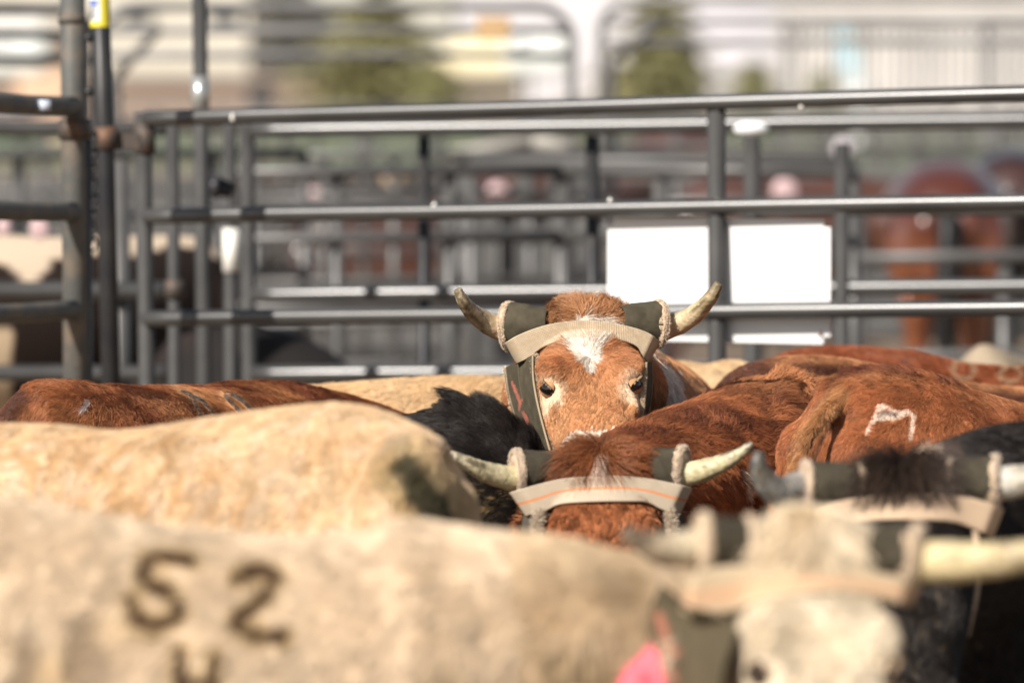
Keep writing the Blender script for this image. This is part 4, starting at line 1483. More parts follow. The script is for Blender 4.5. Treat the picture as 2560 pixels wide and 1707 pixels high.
    simple_steer('dark brown steer with a light line along its back, behind the m branded steer',
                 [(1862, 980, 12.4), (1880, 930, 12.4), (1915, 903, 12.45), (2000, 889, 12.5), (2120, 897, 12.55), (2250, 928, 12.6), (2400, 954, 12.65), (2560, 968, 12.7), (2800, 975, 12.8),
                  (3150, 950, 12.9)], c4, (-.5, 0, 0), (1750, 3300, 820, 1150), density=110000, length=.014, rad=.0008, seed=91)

    def c5(p, nn):
        px, py, d = to_px(p)
        c = tile((.24, .068, .026), len(p)) * (1 + .15 * vnoise(p, .06, 3))[:, None]
        for cx, cy, rr in ((2415, 928, 22), (2532, 936, 20)):
            r = np.hypot((px - cx) * .8, py - cy)
            c = mixc(c, (.42, .30, .18), .6 * smooth(7, 3, np.abs(r - rr)))
        return mixc(c, (.10, .04, .03), .6 * smooth(16, 5, np.hypot(px - 2270, py - 908)))
    simple_steer('bright red steer with faint ring brands, last of the three red backs at the right',
                 [(1905, 960, 13.4), (1925, 905, 13.4), (1965, 880, 13.4), (2060, 866, 13.4), (2150, 866, 13.4), (2300, 882, 13.45), (2420, 908, 13.5), (2560, 916, 13.5), (2800, 915, 13.6),
                  (3100, 880, 13.7)], c5, (-.5, 0, 0), (1800, 3300, 800, 1100), density=80000, length=.014, rad=.0009, seed=95)
    simple_steer('pale cream steer showing a small strip of back right of the starred one',
                 [(1846, 905, 13.6), (1825, 902, 13.55), (1790, 915, 13.5), (1740, 910, 13.45), (1690, 903, 13.45), (1560, 905, 13.4), (1400, 915, 13.4), (1200, 960, 13.4)],
                 flat_colour((.66, .48, .28), (.58, .38, .2), .12, 9), (.5, 0, 0), (1560, 1950, 850, 1100), density=80000, length=.016, rad=.0009, seed=97, drop=.3)


def steer_black_head():
    H = Head(P(2264, 1214, 9.28), 44, yaw=0, roll=0)
    parts, top, lat, tan = trunk_pieces([P(4000, 1270, 11.6), P(3900, 1180, 11.5), P(3500, 1150, 11.1), P(3100, 1150, 10.6), P(2850, 1125, 10.2), P(2660, 1105, 9.95)], wide=1.0)
    parts += H.pieces(ears=False, poll=(.062, .05, .020))
    parts.append(neck_pieces([H.w((0, .03, -.10)), tuple(P(2400, 1350, 9.55)), tuple(P(2540, 1350, 9.75)), tuple(P(2660, 1400, 9.95))], [.10, .15, .18, .22], 1.12))
    parts.append(ellipsoid(tuple(P(2520, 1640, 9.75)), (.20, .25, .36)))

    def colour(p, nn):
        px, py, d = to_px(p)
        q = H.c(p)
        c = tile(BLACK * 1.1, len(p)) * (1 + .3 * vnoise(p, .02, 3))[:, None]
        c = mixc(c, (.055, .035, .025), .8 * ((q[:, 1] < .04) & (np.abs(q[:, 0]) < .1)))
        st = smooth(.4, .7, vnoise(p, (.008, .008, .02), 5)) * (py > 1450) * (px < 2460)
        return mixc(c, (.12, .09, .06), .5 * st)

    def hd(p):
        q = H.c(p)
        return (q[:, 1] > -.05) & (q[:, 1] < .5) & (np.abs(q[:, 0]) < .13) & (q[:, 2] > -.25)

    def flow(p, nn):
        b = body_flow((1, .3, 0))(p, nn)
        q = H.c(p)
        rad = norm(np.stack([q[:, 0], np.abs(q[:, 1] + .03) + .02, np.zeros(len(q))], 1)) @ H.B
        return np.where(hd(p)[:, None], np.where((q[:, 1] < .05)[:, None], rad, head_flow(H, p)), b)

    def length(p, nn):
        q = H.c(p)
        s = q[:, 1]
        L = np.interp(s, [-.06, -.03, .0, .03, .06, .1, .2, .4], [.05, .07, .07, .05, .025, .02, .014, .01]) * np.where(s < .05, smooth(.095, .068, np.abs(q[:, 0])), 1)
        return np.where(hd(p), L, .014)
    root, body, bvh, V, T, N = build_steer(
        'steer', 'black steer at the right edge with grey horn sleeves and a plain tan strap', parts, colour, voxel=.012, iters=8, density=160000,
        flow=flow, length_fn=length, lift_fn=lambda p, nn: np.where(hd(p) & (H.c(p)[:, 1] < .03), .7, .35), rad=.0007, clump=.02, pull=.5, wob=.4, frame=(1950, 3300, 1050, 1860), seed=101, gloss=True, hue=.5,
        group='steers crowded in the pen')
    horn_part(root, [P(2030, 1216, 9.28), P(1996, 1220, 9.27), P(1950, 1232, 9.24), P(1914, 1202, 9.22), P(1897, 1166, 9.21), P(1898, 1128, 9.21)],
              [.027, .027, .026, .021, .015, .009], (.40, .36, .32), (.20, .19, .17), (.07, .07, .065), 23)
    horn_part(root, [P(2470, 1206, 9.28), P(2510, 1206, 9.27), P(2560, 1200, 9.25), P(2630, 1185, 9.22), P(2690, 1150, 9.2), P(2720, 1110, 9.2)],
              [.028, .028, .026, .022, .015, .009], (.55, .52, .46), (.50, .46, .38), (.07, .07, .065), 25)
    cuff_part(root, P(2150, 1216, 9.29), P(2020, 1216, 9.28), .036, .041, 7, colour=(.078, .066, .046), inner_fleece=True, fleece=(.70, .56, .46), nf=2000)
    cuff_part(root, P(2376, 1206, 9.29), P(2484, 1206, 9.28), .036, .044, 8, colour=(.078, .066, .046), inner_fleece=True, fleece=(.70, .58, .48), nf=2000)

    def web(v, u, t, px, py):
        return tile((.60, .44, .30), len(v)) * (1 + .05 * vnoise(v, .02, 3))[:, None]
    ribbon('forehead_strap', [(2000, 1290), (2063, 1260), (2176, 1240), (2289, 1233), (2401, 1240), (2460, 1252), (2508, 1272)],
           [(2040, 1352), (2080, 1325), (2153, 1303), (2290, 1298), (2379, 1305), (2437, 1323), (2480, 1344)],
           50, 8, bvh, 9.2, .012, M_WEB, root, web, thick=.004, uvs=(9, 1), clip=.14, side=9.236)
    o, gv = ribbon('strap_end', [(2430, 1325, 9.24), (2440, 1440, 9.2), (2420, 1592, 9.18)], [(2446, 1325, 9.24), (2454, 1440, 9.2), (2424, 1594, 9.18)], 14, 3, bvh, 9.2, 0,
                   M_WEB, root, web, thick=.003)
    v, f = tube(spline([tuple(P(2272, 1166, 9.36)), tuple(P(2290, 1145, 9.36)), tuple(P(2318, 1134, 9.36)), tuple(P(2350, 1142, 9.36))], 12), [.008, .011, .014, .015, .015, .015, .015, .014, .014, .013, .011, .008], n=10)
    pad = mesh_np('poll_pad', v, f, M_LINING, root)
    fuzz('pad_fibres', spline([tuple(P(2272, 1166, 9.36)), tuple(P(2318, 1134, 9.36)), tuple(P(2350, 1142, 9.36))], 12), 900, .014, .006, pad, (.75, .6, .48), 3)


def steer_52():
    H = Head(P(2028, 1376, 7.52), 44, yaw=5, roll=0)
    parts, top, lat, tan = trunk_pieces([P(-1000, 1400, 7.95), P(-950, 1330, 7.92), P(-800, 1265, 7.87), P(-550, 1235, 7.8), P(-250, 1222, 7.74), P(0, 1246, 7.7), P(200, 1281, 7.68),
                                         P(450, 1322, 7.66), P(700, 1343, 7.66), P(900, 1333, 7.66), P(1120, 1322, 7.68)], wide=.95)
    parts += H.pieces(ears=False, poll=(.062, .055, .026))
    parts.append(neck_pieces([tuple(P(1000, 1640, 7.68)), tuple(P(1300, 1625, 7.70)), tuple(P(1600, 1635, 7.74)), tuple(P(1850, 1610, 7.74)), tuple(H.w((0, .04, -.11)))],
                             [.19, .155, .13, .115, .09], 1.0))
    for e in (-1,):
        pts = spline([H.w((e * .085, .03, -.09)), H.w((e * .125, .05, -.12)), H.w((e * .16, .07, -.14)), H.w((e * .19, .10, -.15))], 8)
        parts.append(tube(pts, [.018, .026, .034, .036, .034, .028, .018, .006], n=12))
    five = [(496, 1402), (421, 1395), (383, 1404), (365, 1433), (383, 1456), (429, 1471), (457, 1494), (460, 1521), (436, 1551), (398, 1563), (360, 1544), (344, 1506), (342, 1494)]
    two = [(605, 1444), (643, 1427), (696, 1431), (710, 1450), (689, 1479), (628, 1525), (601, 1549), (620, 1573), (651, 1581), (716, 1582)]
    hh = ([(455, 1626), (452, 1745)], [(540, 1632), (536, 1745)], [(455, 1696), (538, 1699)])

    def colour(p, nn):
        px, py, d = to_px(p)
        c = mixc(tile((.71, .56, .395), len(p)), (.62, .48, .335), .30 * smooth(-.4, 1., vnoise(p, (.12, .12, .2), 4)))
        c = c * (1 + .06 * vnoise(p, (.02, .02, .12), 44))[:, None]
        c = mixc(c, (.64, .47, .26), .6 * smooth(.1, .8, vnoise(p, (.10, .1, .07), 8)) * smooth(1450, 1650, py))
        c = mixc(c, (.22, .15, .09), .7 * smooth(.0, .7, vnoise(p, (.04, .04, .05), 12) + .2) * smooth(420, 100, np.hypot(px - 60, (py - 1620) * 1.2)))
        c = mixc(c, (.50, .36, .19), .6 * smooth(.0, .7, vnoise(p, .04, 15)) * (px > 1350) * (px < 1680) * smooth(1480, 1640, py))
        c = mixc(c, (.64, .46, .26), .5 * (px > 1300) * (px < 1660))
        dd = np.min([seg_dist(px, py, b) for b in (five, two) + hh], axis=0) + 3 * vnoise(p, .01, 5)
        c = mixc(c, (.50, .35, .16), .9 * smooth(33, 20, dd))
        c = mixc(c, (.075, .036, .022), .97 * smooth(18, 12, dd))
        q = H.c(p)
        onh = (np.abs(q[:, 0]) < .14) & (q[:, 1] > -.12) & (q[:, 1] < .5) & (q[:, 2] > -.2)
        c = np.where(onh[:, None], mixc(tile((.68, .57, .42), len(p)), (.56, .44, .29), .5 * smooth(.0, .6, vnoise(p, .03, 33))) * (1 + .3 * (q[:, 1] < .03))[:, None], c)
        return c

    def hd(p):
        q = H.c(p)
        return (q[:, 1] > -.05) & (q[:, 1] < .5) & (np.abs(q[:, 0]) < .13) & (q[:, 2] > -.25)

    def flow(p, nn):
        b = body_flow((-.5, 0, 0), .9)(p, nn)
        q = H.c(p)
        rad = norm(np.stack([q[:, 0], np.abs(q[:, 1] + .03) + .02, np.zeros(len(q))], 1)) @ H.B
        return np.where(hd(p)[:, None], np.where((q[:, 1] < .05)[:, None], rad, head_flow(H, p)), b)

    def length(p, nn):
        q = H.c(p)
        s = q[:, 1]
        px, py, _ = to_px(p)
        L = np.interp(s, [-.06, -.03, .0, .03, .06, .1, .2, .4], [.05, .055, .055, .045, .022, .018, .014, .01]) * np.where(s < .05, smooth(.09, .065, np.abs(q[:, 0])), 1)
        de = np.minimum(np.linalg.norm(q - np.array((.0805, .190, -.0235)), axis=1), np.linalg.norm(q - np.array((-.0805, .190, -.0235)), axis=1))
        L = np.where(de < .025, 0, np.where(de < .036, .005, L))
        return np.where(hd(p), L, .018 + .02 * smooth(1250, 1450, px))
    root, body, bvh, V, T, N = build_steer(
        'steer', 'white steer with 52 and H branded on its flank', parts, colour, voxel=.013, iters=8,
        density=130000, flow=flow, length_fn=length, lift=.3, rad=.0008, clump=.02, pull=.5, wob=.35, frame=(-200, 2720, 1150, 1900), seed=111,
        group='steers crowded in the pen')
    eye_part(H, root, -1, (.0805, .190, -.0235), lid=(.55, .42, .28), open_=.45)
    eye_part(H, root, 1, (.0805, .190, -.0235), lid=(.55, .42, .28), open_=.45)
    horn_part(root, [P(1740, 1368, 7.52), P(1700, 1372, 7.51), P(1655, 1372, 7.50), P(1620, 1362, 7.49), P(1588, 1345, 7.48), P(1560, 1322, 7.48)],
              [.025, .024, .022, .018, .013, .009], (.62, .52, .36), (.42, .33, .22), (.09, .06, .04), 33)
    horn_part(root, [P(2290, 1402, 7.52), P(2340, 1403, 7.51), P(2440, 1402, 7.46), P(2540, 1392, 7.42), P(2640, 1370, 7.38), P(2720, 1340, 7.35)],
              [.028, .0275, .025, .021, .016, .010], (.78, .64, .36), (.62, .50, .28), (.20, .15, .09), 35)
    cuff_part(root, P(1872, 1366, 7.53), P(1762, 1362, 7.52), .036, .041, 9, colour=(.072, .061, .042), inner_fleece=True, fleece=(.80, .66, .48), nf=1500)
    cuff_part(root, P(2178, 1375, 7.53), P(2282, 1388, 7.52), .034, .041, 10, colour=(.072, .061, .042), fleece=(.80, .66, .52), nf=1500)

    def web(v, u, t, px, py):
        c = tile((.60, .47, .31), len(v)) * (1 + .05 * vnoise(v, .02, 3))[:, None]
        return mixc(c, (.66, .38, .22), .7 * smooth(.30, .12, np.abs(t - .6)))
    ribbon('forehead_strap', [(1722, 1440), (1760, 1425), (1815, 1414), (1951, 1411), (2086, 1420), (2221, 1434), (2302, 1458)],
           [(1705, 1528), (1745, 1538), (1833, 1530), (1905, 1501), (2086, 1479), (2221, 1499), (2270, 1516)],
           50, 10, bvh, 7.42, .010, M_WEB, root, web, thick=.004, uvs=(9, 1), clip=.14, side=7.478)
    strokes = [([(1650, 1540), (1668, 1590)], 13), ([(1660, 1610), (1692, 1632)], 13), ([(1675, 1680), (1690, 1700)], 12)]

    def felt(v, u, t, px, py):
        c = tile((.105, .085, .052), len(v)) * (1 + .2 * vnoise(v, .015, 3))[:, None]
        for l, r in strokes:
            c = mixc(c, (.50, .18, .12), .75 * smooth(r, r * .5, seg_dist(px, py, l)))
        return c
    ribbon('cheek_flap', [(1655, 1462, 7.62), (1636, 1510, 7.62), (1632, 1570, 7.60), (1640, 1650, 7.58), (1660, 1790, 7.55)],
           [(1720, 1522, 7.47), (1815, 1545, 7.44), (1838, 1585, 7.42), (1812, 1660, 7.40), (1790, 1790, 7.38)], 30, 24, bvh, 7.5, 0, M_FELT, root, felt, thick=.005, uvs=(1, 1))
    # ear tag
    tv = [P(1626, 1606, 7.56), P(1597, 1640, 7.55), P(1560, 1668, 7.54), P(1538, 1720, 7.53), P(1536, 1800, 7.52), P(1668, 1800, 7.52), P(1662, 1710, 7.53), P(1650, 1640, 7.55)]
    o = mesh_np('ear_tag_or_glint', [tuple(q) for q in tv], [tuple(range(8))], M_TAG, root, sm=False)
    s = o.modifiers.new('t', 'SOLIDIFY')
    s.thickness = .002
    v, f = tube(spline([tuple(P(1592, 1688, 7.525)), tuple(P(1600, 1676, 7.525)), tuple(P(1612, 1684, 7.525)), tuple(P(1600, 1700, 7.525)), tuple(P(1614, 1712, 7.525))], 14), .0016, n=6)
    mesh_np('tag_mark', v, f, M_INK, o)


import os
ONLY = os.environ.get('ONLY')
steer_focus()
if ONLY != 'focus':
    steer_front_red()
    steer_brand_m()
    steer_black_head()
    steer_52()
    rest_of_herd()


# ------------------------------------------------------------------ far pens, stock, buildings and trees
def panel_row(label, x0, x1, d0, d1, ztop, rails, npost, r=.021, mat=None, tall=0.0, group=None, bars=0, name='corral_panel'):
    """A fence panel between two picture columns: rails, posts, rounded top corners."""
    mat = mat or M_PIPE_FAR
    A, B = P(x0, 853, d0), P(x1, 853, d1)
    A.z = B.z = 0
    root = empty(name, A)
    tag(root, label, 'fence panel', group)
    dv = B - A
    L = dv.length
    u = dv / L
    if tall:
        rc = .16
        pts = [A + Vector((0, 0, .02)), A + Vector((0, 0, ztop - rc))]
        for k in range(1, 6):
            a = k / 6 * math.pi / 2
            pts.append(A + u * (rc - rc * math.cos(a)) + Vector((0, 0, ztop - rc + rc * math.sin(a))))
        pts.append(A + u * rc + Vector((0, 0, ztop)))
        pts.append(B - u * rc + Vector((0, 0, ztop)))
        for k in range(1, 6):
            a = math.pi / 2 - k / 6 * math.pi / 2
            pts.append(B - u * (rc - rc * math.cos(a)) + Vector((0, 0, ztop - rc + rc * math.sin(a))))
        pts += [B + Vector((0, 0, ztop - rc)), B + Vector((0, 0, .02))]
        pipe('frame', pts, r * 1.15, mat, root, n=10)
        zs = [ztop - tall * (k + 1) for k in range(rails)]
    else:
        zs = [ztop - k * (ztop - .25) / max(1, rails - 1) for k in range(rails)]
    for z in zs:
        pipe('rail', [A + Vector((0, 0, z)), A + dv * .5 + Vector((0, 0, z + .004)), B + Vector((0, 0, z))], r, mat, root, n=10)
    for k in range(npost):
        t = k / max(1, npost - 1)
        pipe('post', [A + dv * t, A + dv * t + Vector((0, .03, ztop if not tall else zs[0]))], r * 1.1, mat, root, n=10)
    if bars:
        vs = []
        for k in range(bars):
            t = (k + .5) / bars
            vs.append(tube([tuple(A + dv * t + Vector((0, -.02, .2))), tuple(A + dv * t + Vector((0, -.02, ztop)))], .011, n=6))
        for k, (v, f) in enumerate(vs):
            mesh_np('bar', v, f, mat, root)
    return root


def box_obj(name, x0, x1, y0, y1, z0, z1, mat, parent=None, bev=0.0):
    v, f = box_np(x0, x1, y0, y1, z0, z1)
    o = mesh_np(name, v, f, mat, parent, sm=False)
    if bev:
        m = o.modifiers.new('b', 'BEVEL')
        m.width = bev
        m.segments = 2
    return o


def building(label, x0, x1, ytop, d, depth, wallc, roofc, windows=(), gable=0.0, ribs=0, name='building', cat='building'):
    """Walls, roof, windows; x0..x1 picture columns, ytop the row of the eaves at depth d."""
    A, B = P(x0, ytop, d), P(x1, ytop, d)
    z = max(1.2, A.z)
    root = empty(name, ((A.x + B.x) / 2, A.y + depth / 2, 0))
    tag(root, label, cat)
    mw = plain('painted_wall', wallc, rough=.85, spec=.1, var=.12, scale=.35)
    mr = plain('roofing', roofc, rough=.7, spec=.2, var=.2, scale=.8)
    mg = plain('window_glass', (.05, .06, .07), rough=.15, spec=.6, var=.1)
    box_obj('wall', A.x, B.x, A.y, A.y + depth, 0, z, mw, root)
    if gable:
        xm = A.y + depth / 2
        v = [(A.x - .3, A.y - .4, z + .003), (B.x + .3, A.y - .4, z + .003), (B.x + .3, A.y + depth + .4, z + .003), (A.x - .3, A.y + depth + .4, z + .003),
             (A.x - .3, xm, z + gable), (B.x + .3, xm, z + gable)]
        f = [(0, 1, 5, 4), (2, 3, 4, 5), (0, 4, 3), (1, 2, 5), (0, 3, 2, 1)]
        mesh_np('roof', v, f, mr, root, sm=False)
    else:
        box_obj('roof', A.x - .15, B.x + .15, A.y - .2, A.y + depth + .1, z + .003, z + .15, mr, root)
    for (a, b, c, e) in windows:
        p, q = P(a, c, d), P(b, e, d)
        box_obj('window', p.x, q.x, A.y - .05, A.y + .05, min(p.z, q.z), max(p.z, q.z), mg, root)
    if ribs:
        vs = []
        for k in range(ribs):
            x = A.x + (B.x - A.x) * (k + .5) / ribs
            vs.append(box_np(x - .05, x + .05, A.y - .06, A.y - .002, .05, z - .05))
        v, f = join_np(vs)
        mesh_np('wall_ribs', v, f, mw, root, sm=False)
    return root


def conifer(label, cx, d, ytop, halfw_px, ybase, seed, bushy=False):
    """Trunk, drooping boughs of needle clumps."""
    rng = np.random.default_rng(seed)
    top = P(cx, ytop, d)
    base = Vector((top.x, top.y, 0))
    root = empty('bush' if bushy else 'pine_tree', base)
    tag(root, label, 'bush' if bushy else 'tree')
    H = top.z
    W = halfw_px / F * d
    mt = plain('bark', (.10, .07, .05), rough=.95, var=.3, scale=6)
    v, f = tube([tuple(base), tuple(base + Vector((0, 0, H * .6))), tuple(base + Vector((0, 0, H * .98)))], [W * .09, W * .05, W * .01], n=10)
    mesh_np('trunk', v, f, mt, root)
    n = 5200
    t = rng.random(n) ** .8
    z = H * (.10 + .90 * t)
    rmax = W * (1 - t) ** .8 if not bushy else W * np.sqrt(np.clip(1 - ((t - .35) / .66) ** 2, 0, 1))
    lay = .75 + .35 * np.sin(t * 34 + rng.random(n) * 1.2)
    ang = rng.random(n) * 2 * math.pi
    lob = .8 + .38 * np.sin(ang * 5 + t * 9 + seed)
    r = rmax * lay * lob * rng.random(n) ** .45 * 1.1
    c = np.stack([base.x + r * np.cos(ang), base.y + r * np.sin(ang), z - r * .18], 1)
    s = W * .10 * (.6 + .8 * rng.random(n)) * (1 - .45 * t)
    e = rng.normal(0, 1, (n, 3)); e[:, 2] *= .6; e = norm(e)
    g = norm(np.cross(e, rng.normal(0, 1, (n, 3))))
    V = np.empty((n * 4, 3))
    V[0::4] = c - e * s[:, None]
    V[1::4] = c + g * (s * .45)[:, None]
    V[2::4] = c + e * s[:, None]
    V[3::4] = c - g * (s * .45)[:, None]
    Fc = [(4 * i, 4 * i + 1, 4 * i + 2, 4 * i + 3) for i in range(n)]
    ml = plain('needles', (.34, .32, .15), rough=.8, spec=.15, tint=(.22, .20, .10), scale=1.2, lo=.35, hi=.6)
    mesh_np('crown', V, Fc, ml, root, sm=False)


def herd_animal(name, label, cat, tops, colour, wide=1.0, drop=.2, hd=True, seed=1, mat=None, group=None, side=0.0, reach=.55, neck_up=False, tail=None):
    parts, top, lat, tan = trunk_pieces([P(*q) for q in tops], wide=wide)
    if neck_up:      # horse: neck carried up and forward
        w, t = top[-1], tan[-1]
        a = w + np.array([0, 0, -.24]) - t * .1
        b = w + t * .30 + np.array([0, 0, .0])
        c = w + t * .55 + np.array([0, 0, .18])
        parts.append(neck_pieces([a, b, c], [.20, .14, .09], 1.35))
        m = c + t * .34 + np.array([0, 0, -.36])
        parts.append(tube(spline([tuple(c - t * .04), tuple((c + m) / 2), tuple(m)], 8), [.06, .10, .105, .09, .075, .065, .06, .04], n=14))
        for s in (-1, 1):
            q = c + lat[-1] * s * .05
            parts.append(tube([tuple(q), tuple(q + np.array([0, 0, .08])), tuple(q + np.array([0, 0, .15]))], [.03, .03, .006], n=8))
    elif hd:
        parts += hidden_head(top[-1], tan[-1], drop=drop, side=side, reach=reach)
    root, body, bvh, V, T, N = build_steer(name, label, parts, colour, voxel=.028, iters=6, density=0, flow=None, group=group, cat=cat, seed=seed)
    if mat:
        body.data.materials.clear()
        body.data.materials.append(mat)
    if tail is not None:
        tp, b = top[0], -tan[0]
        q = spline([tuple(top[1] + np.array([0, 0, -.03])), tuple(tp + b * .07 + np.array([0, 0, -.10])), tuple(tp + b * .10 + np.array([0, 0, -.45])), tuple(tp + b * .08 + np.array([0, 0, -.95]))], 16)
        v, f = tube(q, np.interp(np.linspace(0, 1, 16), [0, .2, .6, 1], [.03, .05, .065, .02]), n=12)
        v = v + vvec(v, (.03, .03, .2), seed) * .015
        mesh_np('tail', v, f, plain('tail_hair', tail, rough=.5, var=.4, scale=30), root)
    return root, top, lat, tan


def glint_disc_at(root, px, py, d, r, mat):  # small disc added near an animal in place of a blurred glint
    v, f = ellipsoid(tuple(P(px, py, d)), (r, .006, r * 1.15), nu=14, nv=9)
    mesh_np('ear_tag_or_glint', v, f, mat, root)


M_HORSE = attr_mat('horse_hide', rough=.28, spec=1.0, bump=.1, bscale=60)


def background():
    # stock in the next pens
    def pied(p, nn):
        px, py, d = to_px(p)
        j = 26 * vnoise(p, .12, 3)
        cream = py < 655 + j + 75 * np.exp(-((px - 75) / 34) ** 2) - 20 * smooth(200, 400, px)
        c = tile((.025, .016, .012), len(p))
        c = np.where(cream[:, None], np.array((.66, .52, .38))[None], c)
        return np.where(((py > 820) & (px < 30))[:, None], np.array((.62, .46, .30))[None], c)
    r, *_ = herd_animal('steer', 'black steer with a cream back in the pen behind the stout left post', 'steer',
                        [(560, 640, 18.6), (520, 600, 18.6), (440, 588, 18.5), (300, 590, 18.3), (140, 592, 18.1), (0, 585, 18.0), (-200, 570, 17.9), (-420, 560, 17.8), (-620, 570, 17.7)],
                        pied, seed=3, group='stock in the pens behind')
    glint_disc_at(r, 98, 572, 17.6, .030, M_GLINT_PINK)
    glint_disc_at(r, 10, 568, 17.6, .022, M_GLINT_PINK)
    blackc = flat_colour((.016, .014, .013), (.03, .02, .018), .2, 5)
    herd_animal('steer', 'low black steer showing through the lower rails right of the small posts', 'steer',
                [(300, 1000, 17.6), (340, 930, 17.6), (420, 850, 17.6), (560, 800, 17.5), (690, 822, 17.5), (800, 880, 17.4), (900, 960, 17.3)], blackc, seed=4, group='stock in the pens behind')
    herd_animal('steer', 'dusty cream steer standing beyond the gate at the right edge', 'steer',
                [(2425, 868, 15.6), (2450, 850, 15.6), (2510, 878, 15.7), (2560, 890, 15.8), (2700, 900, 16.0), (2900, 880, 16.3), (3200, 880, 16.8)],
                flat_colour((.34, .27, .19), (.20, .15, .10), .1, 6), seed=5, wide=.75, group='stock in the pens behind')
    # horses
    bay = flat_colour((.11, .028, .014), (.06, .016, .010), .3, 7)

    def baylegs(p, nn):
        c = bay(p, nn)
        return mixc(c, (.23, .075, .03), .7 * smooth(1.1, .8, p[:, 2]))
    for lab, tops, colr, m_, tl, w in (
            ('glossy bay horse seen from behind at the right, black tail between its haunches',
             [(2368, 520, 25.6), (2368, 450, 25.7), (2368, 414, 25.9), (2366, 400, 26.2), (2362, 406, 26.6), (2356, 420, 27.1), (2350, 424, 27.6)], baylegs, M_HORSE, (.01, .009, .009), 1.22),
            ('dark brown horse standing beside the bay one at the right edge',
             [(2530, 480, 27.0), (2535, 410, 27.1), (2540, 380, 27.3), (2545, 372, 27.7), (2550, 378, 28.2), (2555, 380, 28.6)], flat_colour((.05, .02, .015), (.02, .012, .01), .2, 8), M_HORSE, (.01, .01, .01), 1.15),
            ('brown horse between the gate brace and the bay one, mostly hidden by rails',
             [(1700, 500, 30.0), (1720, 455, 30.0), (1800, 435, 30.0), (1900, 440, 30.0), (2040, 445, 30.0), (2150, 430, 30.0)], flat_colour((.06, .028, .02), (.10, .04, .025), .25, 9), M_HORSE, (.02, .015, .01), 1.0),
            ('reddish horse behind the rails left of the thin dark post',
             [(735, 560, 31.0), (750, 525, 31.0), (820, 515, 31.0), (950, 520, 31.0), (1060, 515, 31.0), (1150, 500, 31.0)], flat_colour((.085, .032, .02), (.05, .02, .015), .2, 10), M_HORSE, (.03, .02, .01), 1.0),
            ('chestnut horse behind the upper rails just left of the white board',
             [(1150, 480, 34.0), (1165, 440, 34.0), (1240, 425, 34.0), (1330, 430, 34.0), (1420, 435, 34.0), (1500, 420, 34.0)], flat_colour((.08, .032, .025), (.05, .025, .02), .2, 11), M_HORSE, (.03, .02, .01), 1.0)):
        herd_animal('horse', lab, 'horse', tops, colr, wide=w, seed=12, mat=m_, group='horses tied in the far pens', neck_up='bay' not in lab, drop=.1, tail=tl)
    # discs added in place of blurred glints, on stakes; plus a pale plate
    for lab, px, py, d, r_, m_ in (('pink disc added for a blurred glint at the left', 783, 498, 26, .052, M_GLINT_PINK), ('beige disc added for a blurred glint above the pink one', 982, 440, 28, .055, M_LINING),
                                   ('lilac disc added for a blurred glint on the grey chute', 1238, 420, 28, .055, plain('lilac', (.50, .44, .52), var=.1)), ('rose disc added for a blurred glint below the lilac one', 1243, 482, 27, .050, M_GLINT_PINK),
                                   ('pink disc added for a blurred glint right of the gate brace', 1962, 478, 26, .058, M_GLINT_PINK), ('pale square plate capping a far post', 2108, 372, 20, .045, plain('pale_plate', (.36, .33, .34), var=.1))):
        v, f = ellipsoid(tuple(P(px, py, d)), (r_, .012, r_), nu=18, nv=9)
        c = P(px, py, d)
        st = empty('glint_or_plate', (c.x, c.y, 0))
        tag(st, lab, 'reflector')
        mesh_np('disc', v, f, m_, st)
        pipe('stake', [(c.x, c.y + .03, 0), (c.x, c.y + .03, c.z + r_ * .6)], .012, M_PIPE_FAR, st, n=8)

    # rows of panels behind one another
    G = 'corral panels in the far pens'
    panel_row('grey corral panel row in the first far pen, left half', 560, 1400, 19.5, 19.9, 1.40, 6, 4, group=G)
    panel_row('grey corral panel row in the first far pen, right half', 1410, 2135, 19.9, 19.5, 1.40, 6, 4, group=G)
    panel_row('thick railed corral panel behind the white board', 1180, 2130, 22.6, 22.3, 1.38, 5, 5, r=.026, group=G)
    panel_row('corral panel seen between the small left posts', -200, 760, 21.5, 22.5, 1.42, 6, 5, group=G)
    panel_row('close barred panel beyond the thin dark post', 640, 1660, 25.0, 25.6, 1.36, 7, 7, r=.02, group=G)
    panel_row('close barred panel in front of the far horses', 1640, 2150, 24.0, 24.2, 1.18, 5, 3, r=.024, group=G)
    panel_row('distant panel of many thin rails, left', -300, 1300, 29.0, 30.0, 1.45, 8, 9, r=.02, group=G)
    panel_row('distant panel of many thin rails, right', 1290, 2900, 32.0, 31.5, 1.45, 8, 9, r=.02, group=G)
    panel_row('farthest low corral fence before the turf, left part', -400, 1500, 38.0, 40.0, 1.30, 7, 14, r=.022, group=G)
    panel_row('farthest low corral fence before the turf, right part', 1490, 3000, 40.0, 39.0, 1.30, 7, 14, r=.022, group=G)
    panel_row('long rail fence along the near edge of the turf', -600, 3200, 60, 60, 1.25, 5, 24, r=.03, group=G)
    # tall rounded panels above the gate
    T_ = 'tall round cornered panels'
    panel_row('tall round cornered panel across the top left of the view', 255, 1428, 25.5, 26.0, 2.02, 2, 2, r=.020, tall=.11, group=T_, mat=M_PIPE_PALE)
    panel_row('tall round cornered panel across the top right of the view', 1502, 2900, 27.5, 26.0, 2.06, 2, 2, r=.020, tall=.10, group=T_, mat=M_PIPE_PALE)
    panel_row('tall round cornered panel behind the stout left post', -300, 236, 24.0, 25.0, 2.00, 2, 2, r=.026, tall=.11, group=T_, mat=M_PIPE_PALE)
